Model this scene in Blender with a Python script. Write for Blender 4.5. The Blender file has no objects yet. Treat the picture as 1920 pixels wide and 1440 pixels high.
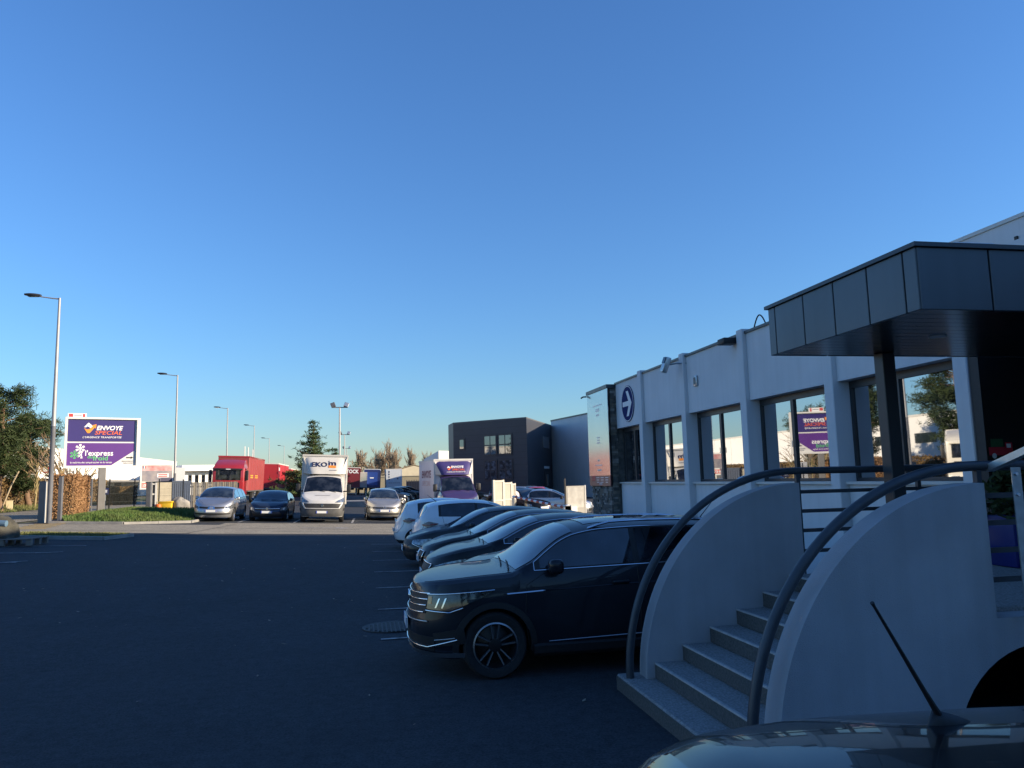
import bpy, bmesh, math, random
from mathutils import Vector, Matrix, Euler
R = math.radians
sc = bpy.context.scene
COL = sc.collection
random.seed(7)

# ------------------------------------------------------------------ camera, sky, sun, exposure
YAW, PITCH, ROLL = R(10.93), R(7.03), R(1.42)
fwd = Vector((math.sin(YAW) * math.cos(PITCH), math.cos(YAW) * math.cos(PITCH), math.sin(PITCH)))
r0 = Vector((math.cos(YAW), -math.sin(YAW), 0)); u0 = r0.cross(fwd)
rgt = r0 * math.cos(ROLL) - u0 * math.sin(ROLL); upv = u0 * math.cos(ROLL) + r0 * math.sin(ROLL)
cam_d = bpy.data.cameras.new("camera"); cam = bpy.data.objects.new("camera", cam_d); COL.objects.link(cam)
M = Matrix((rgt, upv, -fwd)).transposed().to_4x4(); M.translation = Vector((0, 0, 2.0)); cam.matrix_world = M
cam_d.sensor_width = 36.0; cam_d.lens = 36.0 * 1442 / 1920; cam_d.clip_start = 0.05; cam_d.clip_end = 6000
sc.camera = cam

SUN_S, SUN_E = R(69), R(14.7)          # sun behind and to the right, low winter sun
sunv = Vector((math.sin(SUN_S) * math.cos(SUN_E), -math.cos(SUN_S) * math.cos(SUN_E), math.sin(SUN_E)))
w = bpy.data.worlds.new("World"); sc.world = w; w.use_nodes = True
nt = w.node_tree; nt.nodes.clear()
sky = nt.nodes.new("ShaderNodeTexSky"); sky.sky_type = 'NISHITA'; sky.sun_disc = False
sky.sun_elevation = SUN_E; sky.sun_rotation = math.atan2(sunv.x, sunv.y)
sky.altitude = 0; sky.air_density = 1.4; sky.dust_density = 0.0; sky.ozone_density = 5.8
bg = nt.nodes.new("ShaderNodeBackground"); bg.inputs[1].default_value = 0.098
wo = nt.nodes.new("ShaderNodeOutputWorld")
wb = nt.nodes.new("ShaderNodeMix"); wb.data_type = 'RGBA'; wb.blend_type = 'MULTIPLY'; wb.inputs["Factor"].default_value = 1.0
wb.inputs["B"].default_value = (0.75, 0.905, 1.16, 1)      # even white balance of the whole sky
nt.links.new(sky.outputs[0], wb.inputs["A"]); nt.links.new(wb.outputs["Result"], bg.inputs[0]); nt.links.new(bg.outputs[0], wo.inputs[0])
sl = bpy.data.lights.new("sun", 'SUN'); sl.energy = 4.9; sl.angle = R(0.53); sl.color = (1.0, 0.83, 0.60)
so = bpy.data.objects.new("sun", sl); COL.objects.link(so); so.rotation_euler = sunv.to_track_quat('Z', 'Y').to_euler()
so.location = (40, -20, 60)
vs = sc.view_settings; vs.view_transform = 'Standard'; vs.look = 'None'; vs.gamma = 1.0; vs.exposure = 1.02; vs.use_curve_mapping = False
sc.cycles.max_bounces = 6; sc.cycles.glossy_bounces = 4; sc.cycles.diffuse_bounces = 3
sc.cycles.sample_clamp_indirect = 8.0
try:
    sc.cycles.use_denoising = True
except Exception:
    pass

# ------------------------------------------------------------------ helpers
def pr(n, name, val):
    if name in n.inputs: n.inputs[name].default_value = val
MATS = {}
def mat(name, col, rough=0.6, metal=0.0, var=0.0, scale=4.0, bump=0.0, bscale=60.0, coat=0.0, ior=None, col2=None, spec=None, streak=0.0, detail=4):
    """procedural material: base colour mixed with noise (var or col2), optional bump and clear coat"""
    if name in MATS: return MATS[name]
    m = bpy.data.materials.new(name); m.use_nodes = True; nt = m.node_tree; b = nt.nodes["Principled BSDF"]
    c = (*col, 1)
    pr(b, "Base Color", c); pr(b, "Roughness", rough); pr(b, "Metallic", metal)
    if coat: pr(b, "Coat Weight", coat); pr(b, "Coat Roughness", 0.03)
    if ior: pr(b, "IOR", ior)
    if spec is not None: pr(b, "Specular IOR Level", spec)
    tc = nt.nodes.new("ShaderNodeTexCoord")
    if var or col2:
        nz = nt.nodes.new("ShaderNodeTexNoise"); nz.inputs["Scale"].default_value = scale; nz.inputs["Detail"].default_value = detail
        nt.links.new(tc.outputs["Object"], nz.inputs["Vector"])
        mx = nt.nodes.new("ShaderNodeMix"); mx.data_type = 'RGBA'
        rmp = nt.nodes.new("ShaderNodeValToRGB"); rmp.color_ramp.elements[0].position = 0.35; rmp.color_ramp.elements[1].position = 0.68
        nt.links.new(nz.outputs["Fac"], rmp.inputs[0]); nt.links.new(rmp.outputs[0], mx.inputs["Factor"])
        c2 = col2 if col2 else tuple(min(1, x * (1 + var)) for x in col)
        c1 = col if col2 else tuple(x * (1 - var) for x in col)
        mx.inputs["A"].default_value = (*c1, 1); mx.inputs["B"].default_value = (*c2, 1)
        nt.links.new(mx.outputs["Result"], b.inputs["Base Color"])
    if streak:
        mp = nt.nodes.new("ShaderNodeMapping"); mp.inputs["Scale"].default_value = (5, 5, .22); nt.links.new(tc.outputs["Object"], mp.inputs["Vector"])
        ns = nt.nodes.new("ShaderNodeTexNoise"); ns.inputs["Scale"].default_value = 1.6; ns.inputs["Detail"].default_value = 6; nt.links.new(mp.outputs[0], ns.inputs["Vector"])
        rs = nt.nodes.new("ShaderNodeValToRGB"); rs.color_ramp.elements[0].position = .32; rs.color_ramp.elements[1].position = .6; rs.color_ramp.elements[0].color = (1 - streak, 1 - streak, 1 - streak * 1.1, 1); nt.links.new(ns.outputs["Fac"], rs.inputs[0])
        ms = nt.nodes.new("ShaderNodeMix"); ms.data_type = 'RGBA'; ms.blend_type = 'MULTIPLY'; ms.inputs["Factor"].default_value = 1.0
        if b.inputs["Base Color"].links: nt.links.new(b.inputs["Base Color"].links[0].from_socket, ms.inputs["A"])
        else: ms.inputs["A"].default_value = c
        nt.links.new(rs.outputs[0], ms.inputs["B"]); nt.links.new(ms.outputs["Result"], b.inputs["Base Color"])
    if bump:
        n2 = nt.nodes.new("ShaderNodeTexNoise"); n2.inputs["Scale"].default_value = bscale; n2.inputs["Detail"].default_value = 5
        nt.links.new(tc.outputs["Object"], n2.inputs["Vector"])
        bp = nt.nodes.new("ShaderNodeBump"); bp.inputs["Strength"].default_value = bump; bp.inputs["Distance"].default_value = 0.02
        nt.links.new(n2.outputs["Fac"], bp.inputs["Height"]); nt.links.new(bp.outputs["Normal"], b.inputs["Normal"])
    MATS[name] = m
    return m

def link(o):
    COL.objects.link(o); return o
def tag(o, label=None, cat=None, group=None, kind=None):
    if label: o["label"] = label
    if cat: o["category"] = cat
    if group: o["group"] = group
    if kind: o["kind"] = kind
    return o
def thing(name, label, cat, loc=(0, 0, 0), rz=0.0, group=None):
    o = link(bpy.data.objects.new(name, None)); o.location = loc; o.rotation_euler = (0, 0, rz); o.empty_display_size = 0.2
    return tag(o, label, cat, group)
def copy_tree(o, parent=None):
    c = link(o.copy()); c.parent = parent
    for ch in o.children: copy_tree(ch, c)
    return c

class MB:
    """collects faces for ONE mesh object"""
    def __init__(s): s.v = []; s.f = []; s.m = []
    def add(s, vs, fs, mi=0):
        k = len(s.v); s.v += [tuple(p) for p in vs]
        for f in fs: s.f.append(tuple(i + k for i in f)); s.m.append(mi)
        return s
    def bx(s, x0, x1, y0, y1, z0, z1, mi=0):
        return s.add([(x0, y0, z0), (x1, y0, z0), (x1, y1, z0), (x0, y1, z0), (x0, y0, z1), (x1, y0, z1), (x1, y1, z1), (x0, y1, z1)],
                     [(3, 2, 1, 0), (4, 5, 6, 7), (0, 1, 5, 4), (1, 2, 6, 5), (2, 3, 7, 6), (3, 0, 4, 7)], mi)
    def rb(s, x0, x1, y0, y1, z0, z1, r=0.02, seg=2, mi=0):
        bm = bmesh.new(); bmesh.ops.create_cube(bm, size=1.0)
        for v in bm.verts:
            v.co = Vector((x0 + (v.co.x + .5) * (x1 - x0), y0 + (v.co.y + .5) * (y1 - y0), z0 + (v.co.z + .5) * (z1 - z0)))
        bmesh.ops.bevel(bm, geom=bm.edges[:], offset=r, segments=seg, profile=0.5, affect='EDGES')
        bm.verts.index_update()
        s.add([v.co for v in bm.verts], [tuple(v.index for v in f.verts) for f in bm.faces], mi); bm.free(); return s
    def prism(s, poly, vec, mi=0):
        n = len(poly); a = [Vector(p) for p in poly]; b = [p + Vector(vec) for p in a]
        # orient so that outward normals are consistent
        nrm = Vector((0, 0, 0))
        for i in range(n): nrm += a[i].cross(a[(i + 1) % n])
        if nrm.dot(Vector(vec)) > 0: a.reverse(); b.reverse()
        fs = [tuple(range(n)), tuple(range(2 * n - 1, n - 1, -1))]
        fs += [((i + 1) % n, i, n + i, n + (i + 1) % n) for i in range(n)]
        return s.add(a + b, fs, mi)
    def tube(s, pts, r, n=8, mi=0, cap=True):
        P = [Vector(p) for p in pts]; rs = r if isinstance(r, (list, tuple)) else [r] * len(P)
        vs = []; fs = []; prev = None
        for i, p in enumerate(P):
            t = (P[min(i + 1, len(P) - 1)] - P[max(i - 1, 0)]).normalized()
            if prev is None:
                ax = Vector((0, 0, 1)) if abs(t.z) < 0.9 else Vector((1, 0, 0))
                x = t.cross(ax).normalized()
            else:
                x = (prev - t * prev.dot(t)).normalized()
            prev = x; y = t.cross(x)
            for k in range(n):
                a = 2 * math.pi * k / n; vs.append(p + (x * math.cos(a) + y * math.sin(a)) * rs[i])
        for i in range(len(P) - 1):
            for k in range(n):
                k2 = (k + 1) % n; fs.append((i * n + k, i * n + k2, (i + 1) * n + k2, (i + 1) * n + k))
        if cap:
            fs.append(tuple(range(n - 1, -1, -1))); fs.append(tuple((len(P) - 1) * n + k for k in range(n)))
        return s.add(vs, fs, mi)
    def grid(s, rows, mi=0, flip=False):
        nr, nc = len(rows), len(rows[0]); vs = [p for r in rows for p in r]; fs = []
        for i in range(nr - 1):
            for j in range(nc - 1):
                f = (i * nc + j, i * nc + j + 1, (i + 1) * nc + j + 1, (i + 1) * nc + j)
                fs.append(f[::-1] if flip else f)
        return s.add(vs, fs, mi)
    def lathe(s, prof, n=24, M=None, mi=0):
        """profile of (radius, height); axis z, mapped by M"""
        vs = []; fs = []; m = len(prof)
        for k in range(n):
            a = 2 * math.pi * k / n
            for (r, h) in prof:
                p = Vector((r * math.cos(a), r * math.sin(a), h)); vs.append(M @ p if M else p)
        for k in range(n):
            k2 = (k + 1) % n
            for j in range(m - 1): fs.append((k * m + j, k2 * m + j, k2 * m + j + 1, k * m + j + 1))
        return s.add(vs, fs, mi)
    def build(s, name, mats, parent=None, sharp=32, smooth=True, kind=None):
        me = bpy.data.meshes.new(name); me.from_pydata(s.v, [], s.f)
        if not isinstance(mats, (list, tuple)): mats = [mats]
        for m in mats: me.materials.append(m)
        me.polygons.foreach_set("material_index", s.m)
        if smooth:
            me.polygons.foreach_set("use_smooth", [True] * len(s.f)); me.update()
            me.set_sharp_from_angle(angle=R(sharp))
        me.update()
        o = link(bpy.data.objects.new(name, me)); o.parent = parent
        if kind: o["kind"] = kind
        return o

def text(name, s, size, m, parent, M, extrude=0.004, shear=0.0, bold=0.0, align='CENTER', width=None, space=1.0):
    cu = bpy.data.curves.new(name, 'FONT'); cu.body = s; cu.size = size; cu.extrude = extrude; cu.shear = shear; cu.offset = bold
    cu.align_x = align; cu.align_y = 'CENTER'; cu.space_character = space; cu.resolution_u = 3
    t = bpy.data.objects.new(name, cu); COL.objects.link(t)
    bpy.context.view_layer.update()
    me = bpy.data.meshes.new_from_object(t.evaluated_get(bpy.context.evaluated_depsgraph_get()))
    COL.objects.unlink(t); bpy.data.objects.remove(t)
    if width:
        xs = [v.co.x for v in me.vertices]; k = width / (max(xs) - min(xs))
        for v in me.vertices: v.co.x *= k
    me.materials.clear(); me.materials.append(m)
    o = link(bpy.data.objects.new(name, me)); o.parent = parent; o.matrix_local = M
    return o
def faceM(o, xdir, ydir):
    """matrix placing flat lettering: local x -> xdir, local y -> ydir"""
    x = Vector(xdir).normalized(); y = Vector(ydir).normalized(); z = x.cross(y)
    m = Matrix((x, y, z)).transposed().to_4x4(); m.translation = Vector(o); return m

def ss(a, b, x):
    t = max(0.0, min(1.0, (x - a) / (b - a))); return t * t * (3 - 2 * t)
def gz(x, y):
    return 0.04 * max(0.0, min(16.0, 2.0 - x)) * ss(8, 30, y)
def place(o, x, y, heading, dz=0.0):
    """stand a thing on the (gently cross-sloped) ground, local +x to heading"""
    e = 0.5
    n = Vector((-(gz(x + e, y) - gz(x - e, y)) / (2 * e), -(gz(x, y + e) - gz(x, y - e)) / (2 * e), 1)).normalized()
    q = Vector((0, 0, 1)).rotation_difference(n)
    m = q.to_matrix().to_4x4() @ Matrix.Rotation(heading, 4, 'Z'); m.translation = Vector((x, y, gz(x, y) + dz))
    o.matrix_world = m
    return o
def cam_at(px, py, d):
    """world point seen at photo pixel (px,py) at camera depth d (used to measure where things stand)"""
    r = fwd * 1442 + rgt * (px - 960) - upv * (py - 720)
    return Vector((0, 0, 2.0)) + r / 1442 * d
def pchip(pts):
    xs = [p[0] for p in pts]; ys = [p[1] for p in pts]; n = len(xs)
    d = [(ys[i + 1] - ys[i]) / (xs[i + 1] - xs[i]) for i in range(n - 1)]
    m = [d[0]] + [0 if d[i - 1] * d[i] <= 0 else 2 * d[i - 1] * d[i] / (d[i - 1] + d[i]) for i in range(1, n - 1)] + [d[-1]]
    def f(x):
        if x <= xs[0]: return ys[0]
        if x >= xs[-1]: return ys[-1]
        i = 0
        while x > xs[i + 1]: i += 1
        h = xs[i + 1] - xs[i]; t = (x - xs[i]) / h
        return (ys[i] * (1 + 2 * t) * (1 - t) ** 2 + m[i] * h * t * (1 - t) ** 2 + ys[i + 1] * t * t * (3 - 2 * t) + m[i + 1] * h * t * t * (t - 1))
    return f

# ------------------------------------------------------------------ shared materials
M_WHITEWALL = mat("white render wall", (0.66, 0.66, 0.67), 0.85, var=0.05, scale=0.9, bump=0.12, bscale=90, streak=.045)
M_ROUGHCAST = mat("shade toned roughcast white", (0.40, 0.41, 0.43), 0.9, var=0.09, scale=1.6, bump=0.45, bscale=140, streak=.07)  # same white as the wing, canopy shade put into the darker colour
M_ANTHRA = mat("anthracite metal", (0.055, 0.06, 0.068), 0.38, metal=0.35, var=0.08, scale=2)
M_PANEL = mat("anthracite composite panel", (0.085, 0.1, 0.115), 0.34, metal=0.25, var=0.08, scale=1.2, streak=.07)
M_DARKFRAME = mat("dark window frame", (0.03, 0.032, 0.036), 0.4)
M_BLACK = mat("black plastic", (0.014, 0.014, 0.015), 0.55, var=0.15, scale=20)
M_RUBBER = mat("tyre rubber", (0.016, 0.016, 0.017), 0.85, var=0.2, scale=30, bump=0.2, bscale=80)
M_CHROME = mat("chrome", (0.78, 0.78, 0.8), 0.13, metal=1.0, var=0.03)
M_ALU = mat("alloy rim", (0.42, 0.43, 0.45), 0.3, metal=0.9, var=0.06, scale=12)
M_RIMBLACK = mat("black rim", (0.012, 0.012, 0.013), 0.35)
M_LAMPGLASS = mat("headlamp lens", (0.2, 0.21, 0.22), 0.1, metal=0.6, coat=1.0, var=0.6, scale=14)
M_LAMPDARK = mat("smoked headlamp lens", (0.05, 0.055, 0.06), 0.08, metal=0.3, coat=1.0, var=0.5, scale=14)
M_TAIL = mat("tail lamp red", (0.42, 0.015, 0.015), 0.12, coat=1.0, var=0.2, scale=20)
M_AMBER = mat("amber lens", (0.75, 0.22, 0.02), 0.15, coat=1.0)
M_PLATE = mat("number plate", (0.75, 0.75, 0.72), 0.5, var=0.04)
M_PLATEBLUE = mat("plate blue", (0.02, 0.06, 0.4), 0.5)
M_GALV = mat("galvanised steel", (0.5, 0.52, 0.52), 0.38, metal=0.85, var=0.12, scale=14)
M_CONC = mat("concrete", (0.26, 0.25, 0.235), 0.9, var=0.14, scale=3, bump=0.3, bscale=120)
M_CREAM = mat("white painted metal", (0.6, 0.585, 0.55), 0.5, var=0.05, scale=3)
def glass(name, tint=(0.01, 0.012, 0.016), refl=0.12, rough=0.015):
    """window glass seen from outside: dark interior behind a reflecting pane (fresnel)"""
    if name in MATS: return MATS[name]
    m = bpy.data.materials.new(name); m.use_nodes = True; nt = m.node_tree; nt.nodes.clear()
    d = nt.nodes.new("ShaderNodeBsdfDiffuse"); d.inputs[0].default_value = (*tint, 1)
    g = nt.nodes.new("ShaderNodeBsdfGlossy"); g.inputs["Roughness"].default_value = rough; g.inputs[0].default_value = (0.95, 0.97, 1, 1)
    f = nt.nodes.new("ShaderNodeFresnel"); f.inputs[0].default_value = 1.5
    a = nt.nodes.new("ShaderNodeMath"); a.operation = 'ADD'; a.use_clamp = True; a.inputs[1].default_value = refl
    nz = nt.nodes.new("ShaderNodeTexNoise"); nz.inputs["Scale"].default_value = 0.7
    tc = nt.nodes.new("ShaderNodeTexCoord"); nt.links.new(tc.outputs["Object"], nz.inputs["Vector"])
    bp = nt.nodes.new("ShaderNodeBump"); bp.inputs["Strength"].default_value = 0.02; bp.inputs["Distance"].default_value = 0.02
    nt.links.new(nz.outputs["Fac"], bp.inputs["Height"]); nt.links.new(bp.outputs[0], g.inputs["Normal"])
    n3 = nt.nodes.new("ShaderNodeTexNoise"); n3.inputs["Scale"].default_value = 2.6; nt.links.new(tc.outputs["Object"], n3.inputs["Vector"])
    rp = nt.nodes.new("ShaderNodeValToRGB"); rp.color_ramp.elements[0].position = .42; rp.color_ramp.elements[1].position = .72
    rp.color_ramp.elements[0].color = (*(c * .5 for c in tint), 1); rp.color_ramp.elements[1].color = (*(c * 3.2 for c in tint), 1)
    nt.links.new(n3.outputs["Fac"], rp.inputs[0]); nt.links.new(rp.outputs[0], d.inputs[0])
    mx = nt.nodes.new("ShaderNodeMixShader"); o = nt.nodes.new("ShaderNodeOutputMaterial")
    nt.links.new(f.outputs[0], a.inputs[0]); nt.links.new(a.outputs[0], mx.inputs[0]); nt.links.new(d.outputs[0], mx.inputs[1]); nt.links.new(g.outputs[0], mx.inputs[2])
    nt.links.new(mx.outputs[0], o.inputs[0]); MATS[name] = m
    return m
M_CARGLASS = glass("car glass", refl=0.03)
M_SCREEN = glass("windscreen glass", (0.012, 0.016, 0.02), refl=0.10)
M_OFFGLASS = glass("far office glass", (0.006, 0.008, 0.012), refl=0.16)
M_WINGLASS = glass("solar control glass", (0.008, 0.01, 0.014), refl=0.42)
def paint(name, col, metal=0.0, rough=0.35):
    return mat(name, col, rough, metal=metal, coat=0.38 if max(col) < .1 else 1.0, var=0.05, scale=3, spec=.12 if max(col) < .1 else .35)

# ------------------------------------------------------------------ vehicles: body grown from a centre-line profile, a plan outline and a cross-section
class Car:
    def __init__(s, L, W, top, belt, wb, fo, rt, wx0, wx1, gx0=None, gx1=None, win=None, pillars=(), tum=0.42, zb=0.2, rf=0.75, rr=0.55, pf=2.7, prr=3.2,
                 leanf=None, leanr=None, beltslope=0.02, arch=0.045, edge=0.085):
        s.L, s.W, s.wb, s.fo, s.rt, s.tum, s.zb = L, W, wb, fo, rt, tum, zb
        s.top = pchip(top); s.belt0 = belt; s.bs = beltslope; s.rf, s.rr, s.pf, s.prr = rf, rr, pf, prr
        s.leanf = pchip(leanf or [(0.2, 0.07), (0.42, 0.0), (0.6, 0.0), (0.85, 0.09), (1.1, 0.2)])
        s.leanr = pchip(leanr or [(0.2, 0.09), (0.42, 0.0), (0.65, 0.0), (0.9, 0.06), (1.3, 0.12)])
        s.wx0, s.wx1, s.gx0, s.gx1, s.win, s.pillars = wx0, wx1, gx0, gx1, win, pillars
        s.ra = rt + arch; s.edge = edge
        s.sf = pchip([(0, .93), (.14, .975), (.42, 1.0), (.72, .992), (.9, .97), (1, .945)])
    def plan(s, x):
        h = s.W / 2
        if x < s.rf: return h * max(0.0, 1 - abs(1 - x / s.rf) ** s.pf) ** (1 / s.pf)
        if x > s.L - s.rr: return h * max(0.0, 1 - abs((x - s.L + s.rr) / s.rr) ** s.prr) ** (1 / s.prr)
        return h
    def belt(s, x): return s.belt0 + s.bs * x
    def archz(s, x):
        z = 0
        for c in (s.fo, s.fo + s.wb):
            d = abs(x - c)
            if d < s.ra: z = max(z, s.rt + math.sqrt(s.ra ** 2 - d * d))
        return z
    def par(s, x):
        w = s.plan(x); zt = s.top(x); bl = s.belt(x); h = zt - bl; cab = ss(0.0, 0.22, h)
        zs = min(bl, zt - 0.05); wsh = w * .945
        ze = zt - (s.edge * cab + 0.014 * (1 - cab))
        ye_c = max(0.02 * w, wsh - 0.012 - max(0, ze - zs) * s.tum); ye = ye_c * cab + wsh * .9 * (1 - cab)
        return w, zt, zs, ze, wsh, ye, cab
    def topz(s, x, y):
        w, zt, zs, ze, wsh, ye, cab = s.par(x)
        return zt - (zt - ze) * min(1.2, abs(y) / max(ye, 1e-4)) ** (2.6 if cab > .5 else 2.2)
    def sidey(s, x, z):
        w, zt, zs, ze, wsh, ye, cab = s.par(x)
        if z <= zs:
            return w * s.sf(max(0, (z - s.zb) / (zs - s.zb)))
        return wsh + (ye - wsh) * min(1, (z - zs) / max(ze - zs, 1e-4))
    def lean(s, x, z):
        return s.leanf(z) * (1 - ss(0, .75, x)) - s.leanr(z) * ss(s.L - .6, s.L, x)
    def section(s, x):
        w, zt, zs, ze, wsh, ye, cab = s.par(x); zb = s.zb; a = s.archz(x); zl = max(zb, min(a, zs - .08)); inn = .66 if a > 0 else .8
        P = [(0, zb), (w * inn, zb), (w * inn, zl), (w * s.sf(max(0, (zl - zb) / (zs - zb))) - .02 * min(1, w), zl)]
        for i in range(10):
            z = zl + (zs - zl) * i / 9; P.append((w * s.sf((z - zb) / (zs - zb)), z))
        for i in range(1, 5):
            t = i / 4; P.append((wsh + (ye - wsh) * t, zs + (ze - zs) * t))
        ex = 2.6 if cab > .5 else 2.2
        for t in (.93, .84, .7, .5, .25, 0):
            P.append((ye * t, zt - (zt - ze) * t ** ex))
        return P
    def body(s, root, mpaint, mdark=None, name="body"):
        xs = set()
        for i in range(17):
            t = (i / 16) * math.pi / 2
            xs.add(round(s.rf * (1 - math.cos(t) ** (2 / s.pf)), 4)); xs.add(round(s.L - s.rr * (1 - math.cos(t) ** (2 / s.prr)), 4))
        x = 0.0
        while x < s.L: xs.add(round(x, 4)); x += .07
        for c in (s.fo, s.fo + s.wb):
            for k in range(33): xs.add(round(c + s.ra * math.cos(math.pi * k / 32), 4))
        for (px, pz) in s.extra if hasattr(s, 'extra') else (): xs.add(px)
        xs = [x for x in sorted(xs) if 0 <= x <= s.L]
        xs = [x for i, x in enumerate(xs) if i == 0 or x - xs[i - 1] > 1e-3]
        mb = MB()
        for side in (1, -1):
            rows = []
            for x in xs:
                rows.append([(x + s.lean(x, z), side * y, z) for (y, z) in s.section(x)])
            n = len(rows[0]); k0 = len(mb.f)
            mb.grid(rows, 0, flip=(side > 0))
            for i in range(len(rows) - 1):
                for j in range(3): mb.m[k0 + i * (n - 1) + j] = 1
        return mb.build(name, [mpaint, mdark or M_BLACK], root, sharp=38)
    # --- patches laid a few millimetres proud of the body surface
    def end_pt(s, th, z, eps, rear=False):
        """th: 0 centre .. 1 corner (plan), >1 continues along the flank"""
        r, p = (s.rr, s.prr) if rear else (s.rf, s.pf); sg = 1 if th >= 0 else -1; a = abs(th)
        if a <= 1:
            t = a * math.pi / 2; xl = r * (1 - math.cos(t) ** (2 / p)); nx, ny = -math.cos(t), math.sin(t)
        else:
            xl = r + (a - 1); nx, ny = 0, 1
        x = s.L - xl if rear else xl
        zs = s.par(x)[2]; y = s.plan(x) * s.sf(max(0, min(1, (z - s.zb) / (max(zs, z) - s.zb))))
        if z > zs: y = min(y, s.sidey(x, z))
        xx = x + s.lean(x, z)
        return (xx + (-nx if rear else nx) * eps, sg * (y + ny * eps), z)
    def end_patch(s, name, m, parent, bot, topp, eps=.01, rear=False, n=10, nz=3, skirt=.02):
        """strip between two polylines of (th, z)"""
        def res(pl, t):
            d = [0]
            for a, b in zip(pl, pl[1:]): d.append(d[-1] + math.hypot(b[0] - a[0], b[1] - a[1]))
            q = t * d[-1]
            for i in range(len(pl) - 1):
                if q <= d[i + 1] + 1e-9:
                    u = (q - d[i]) / max(1e-9, d[i + 1] - d[i]); return (pl[i][0] + (pl[i + 1][0] - pl[i][0]) * u, pl[i][1] + (pl[i + 1][1] - pl[i][1]) * u)
            return pl[-1]
        rows = []
        for j in range(-1, nz + 2):
            v = min(1, max(0, j / nz)); row = []
            for i in range(-1, n + 2):
                u = min(1, max(0, i / n)); a = res(bot, u); b = res(topp, u); e = eps if (0 <= i <= n and 0 <= j <= nz) else eps - skirt
                row.append(s.end_pt(a[0] + (b[0] - a[0]) * v, a[1] + (b[1] - a[1]) * v, e, rear))
            rows.append(row)
        mb = MB(); mb.grid(rows, 0, flip=(bot[0][0] + bot[-1][0] < 0) != rear); return mb.build(name, m, parent, sharp=45)
    def end_line(s, name, m, parent, pts, r=.01, eps=.012, rear=False, n=6):
        P = []
        for a, b in zip(pts, pts[1:]):
            k = 8
            for i in range(k): P.append(s.end_pt(a[0] + (b[0] - a[0]) * i / k, a[1] + (b[1] - a[1]) * i / k, eps, rear))
        P.append(s.end_pt(*pts[-1], eps, rear)); return MB().tube(P, r, n).build(name, m, parent, sharp=60)
    def top_patch(s, name, m, parent, x0, x1, inset=.045, eps=.006, n=16, ny=12, yfrac=None):
        rows = []
        for i in range(n + 1):
            x = x0 + (x1 - x0) * i / n; ye = s.par(x)[5] - inset; row = []
            if yfrac: ye = yfrac(i / n)
            for j in range(ny + 1):
                y = ye * (2 * j / ny - 1); z = s.topz(x, y)
                sl = (s.top(x + .02) - s.top(x - .02)) / .04; nl = math.hypot(sl, 1)
                row.append((x + s.lean(x, z) - sl / nl * eps, y, z + eps / nl))
            rows.append(row)
        return MB().grid(rows, 0).build(name, m, parent, sharp=60) if False else MB().grid(rows, 0, flip=True).build(name, m, parent, sharp=60)
    def win_hi(s, x):
        w, zt, zs, ze, wsh, ye, cab = s.par(x); return ze - .012
    def side_windows(s, root, trim=None, trimr=.008, low=.02, xa=None, xb=None, hi_cap=None):
        xa, xb = (xa, xb) if xa else s.win
        hi = (lambda x: min(s.win_hi(x), hi_cap(x))) if hi_cap else s.win_hi
        for side in (1, -1):
            def strip(name, m, a, b, eps, lo_off, hi_off, parent, nx=26, nz=5):
                rows = []
                for i in range(nx + 1):
                    x = a + (b - a) * i / nx; zl = s.par(x)[2] + low + lo_off; zh = hi(x) - hi_off
                    if zh < zl: zh = zl = (zh + zl) / 2
                    rows.append([(x + s.lean(x, zl + (zh - zl) * j / nz), side * (s.sidey(x, zl + (zh - zl) * j / nz) + eps), zl + (zh - zl) * j / nz) for j in range(nz + 1)])
                return MB().grid(rows, 0, flip=(side > 0)).build(name, m, parent, sharp=60)
            fr = strip("window_trim", M_BLACK, xa, xb, .003, 0, 0, root, 40)
            ps = [xa + .03] + list(s.pillars) + [xb - .03]
            for k in range(len(ps) - 1):
                strip("side_window", M_CARGLASS, ps[k] + .035, ps[k + 1] - .035, .007, .016, .014, root)
            if trim:
                up = []; lo = []
                for i in range(41):
                    x = xa + (xb - xa) * i / 40; zl = s.par(x)[2] + low - .004; zh = max(zl, hi(x) + .004)
                    lo.append((x + s.lean(x, zl), side * (s.sidey(x, zl) + .006), zl)); up.append((x + s.lean(x, zh), side * (s.sidey(x, zh) + .006), zh))
                mb = MB().tube(lo, trimr, 5); mb.tube(up, trimr, 5); mb.tube([lo[0], up[0]], trimr, 5); mb.tube([lo[-1], up[-1]], trimr, 5)
                mb.build("window_chrome", trim, root, sharp=60)
    def side_path(s, name, m, parent, pts, r=.005, eps=.0, sides=(1, -1), n=4):
        for sd in sides:
            P = []
            for a, b in zip(pts, pts[1:]):
                k = max(2, int(math.hypot(b[0] - a[0], b[1] - a[1]) / .06))
                for i in range(k):
                    x = a[0] + (b[0] - a[0]) * i / k; z = a[1] + (b[1] - a[1]) * i / k; P.append((x + s.lean(x, z), sd * (s.sidey(x, z) + eps), z))
            x, z = pts[-1]; P.append((x + s.lean(x, z), sd * (s.sidey(x, z) + eps), z))
            MB().tube(P, r, n).build(name, m, parent, sharp=60)
    def arches(s, root, m, wdt=.05, eps=.012):
        for c in (s.fo, s.fo + s.wb):
            for sd in (1, -1):
                rows = []
                for k in range(25):
                    a = math.pi * (-.06 + 1.12 * k / 24); row = []
                    for (rr, e) in ((s.ra - .005, -.05), (s.ra - .005, eps), (s.ra + wdt, eps), (s.ra + wdt + .004, -.01)):
                        x = c + rr * math.cos(a); z = max(s.zb + .01, s.rt + rr * math.sin(a)); row.append((x, sd * (s.sidey(x, z) + e), z))
                    rows.append(row)
                MB().grid(rows, 0, flip=(sd < 0)).build("arch_trim", m, root, sharp=50)
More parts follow.
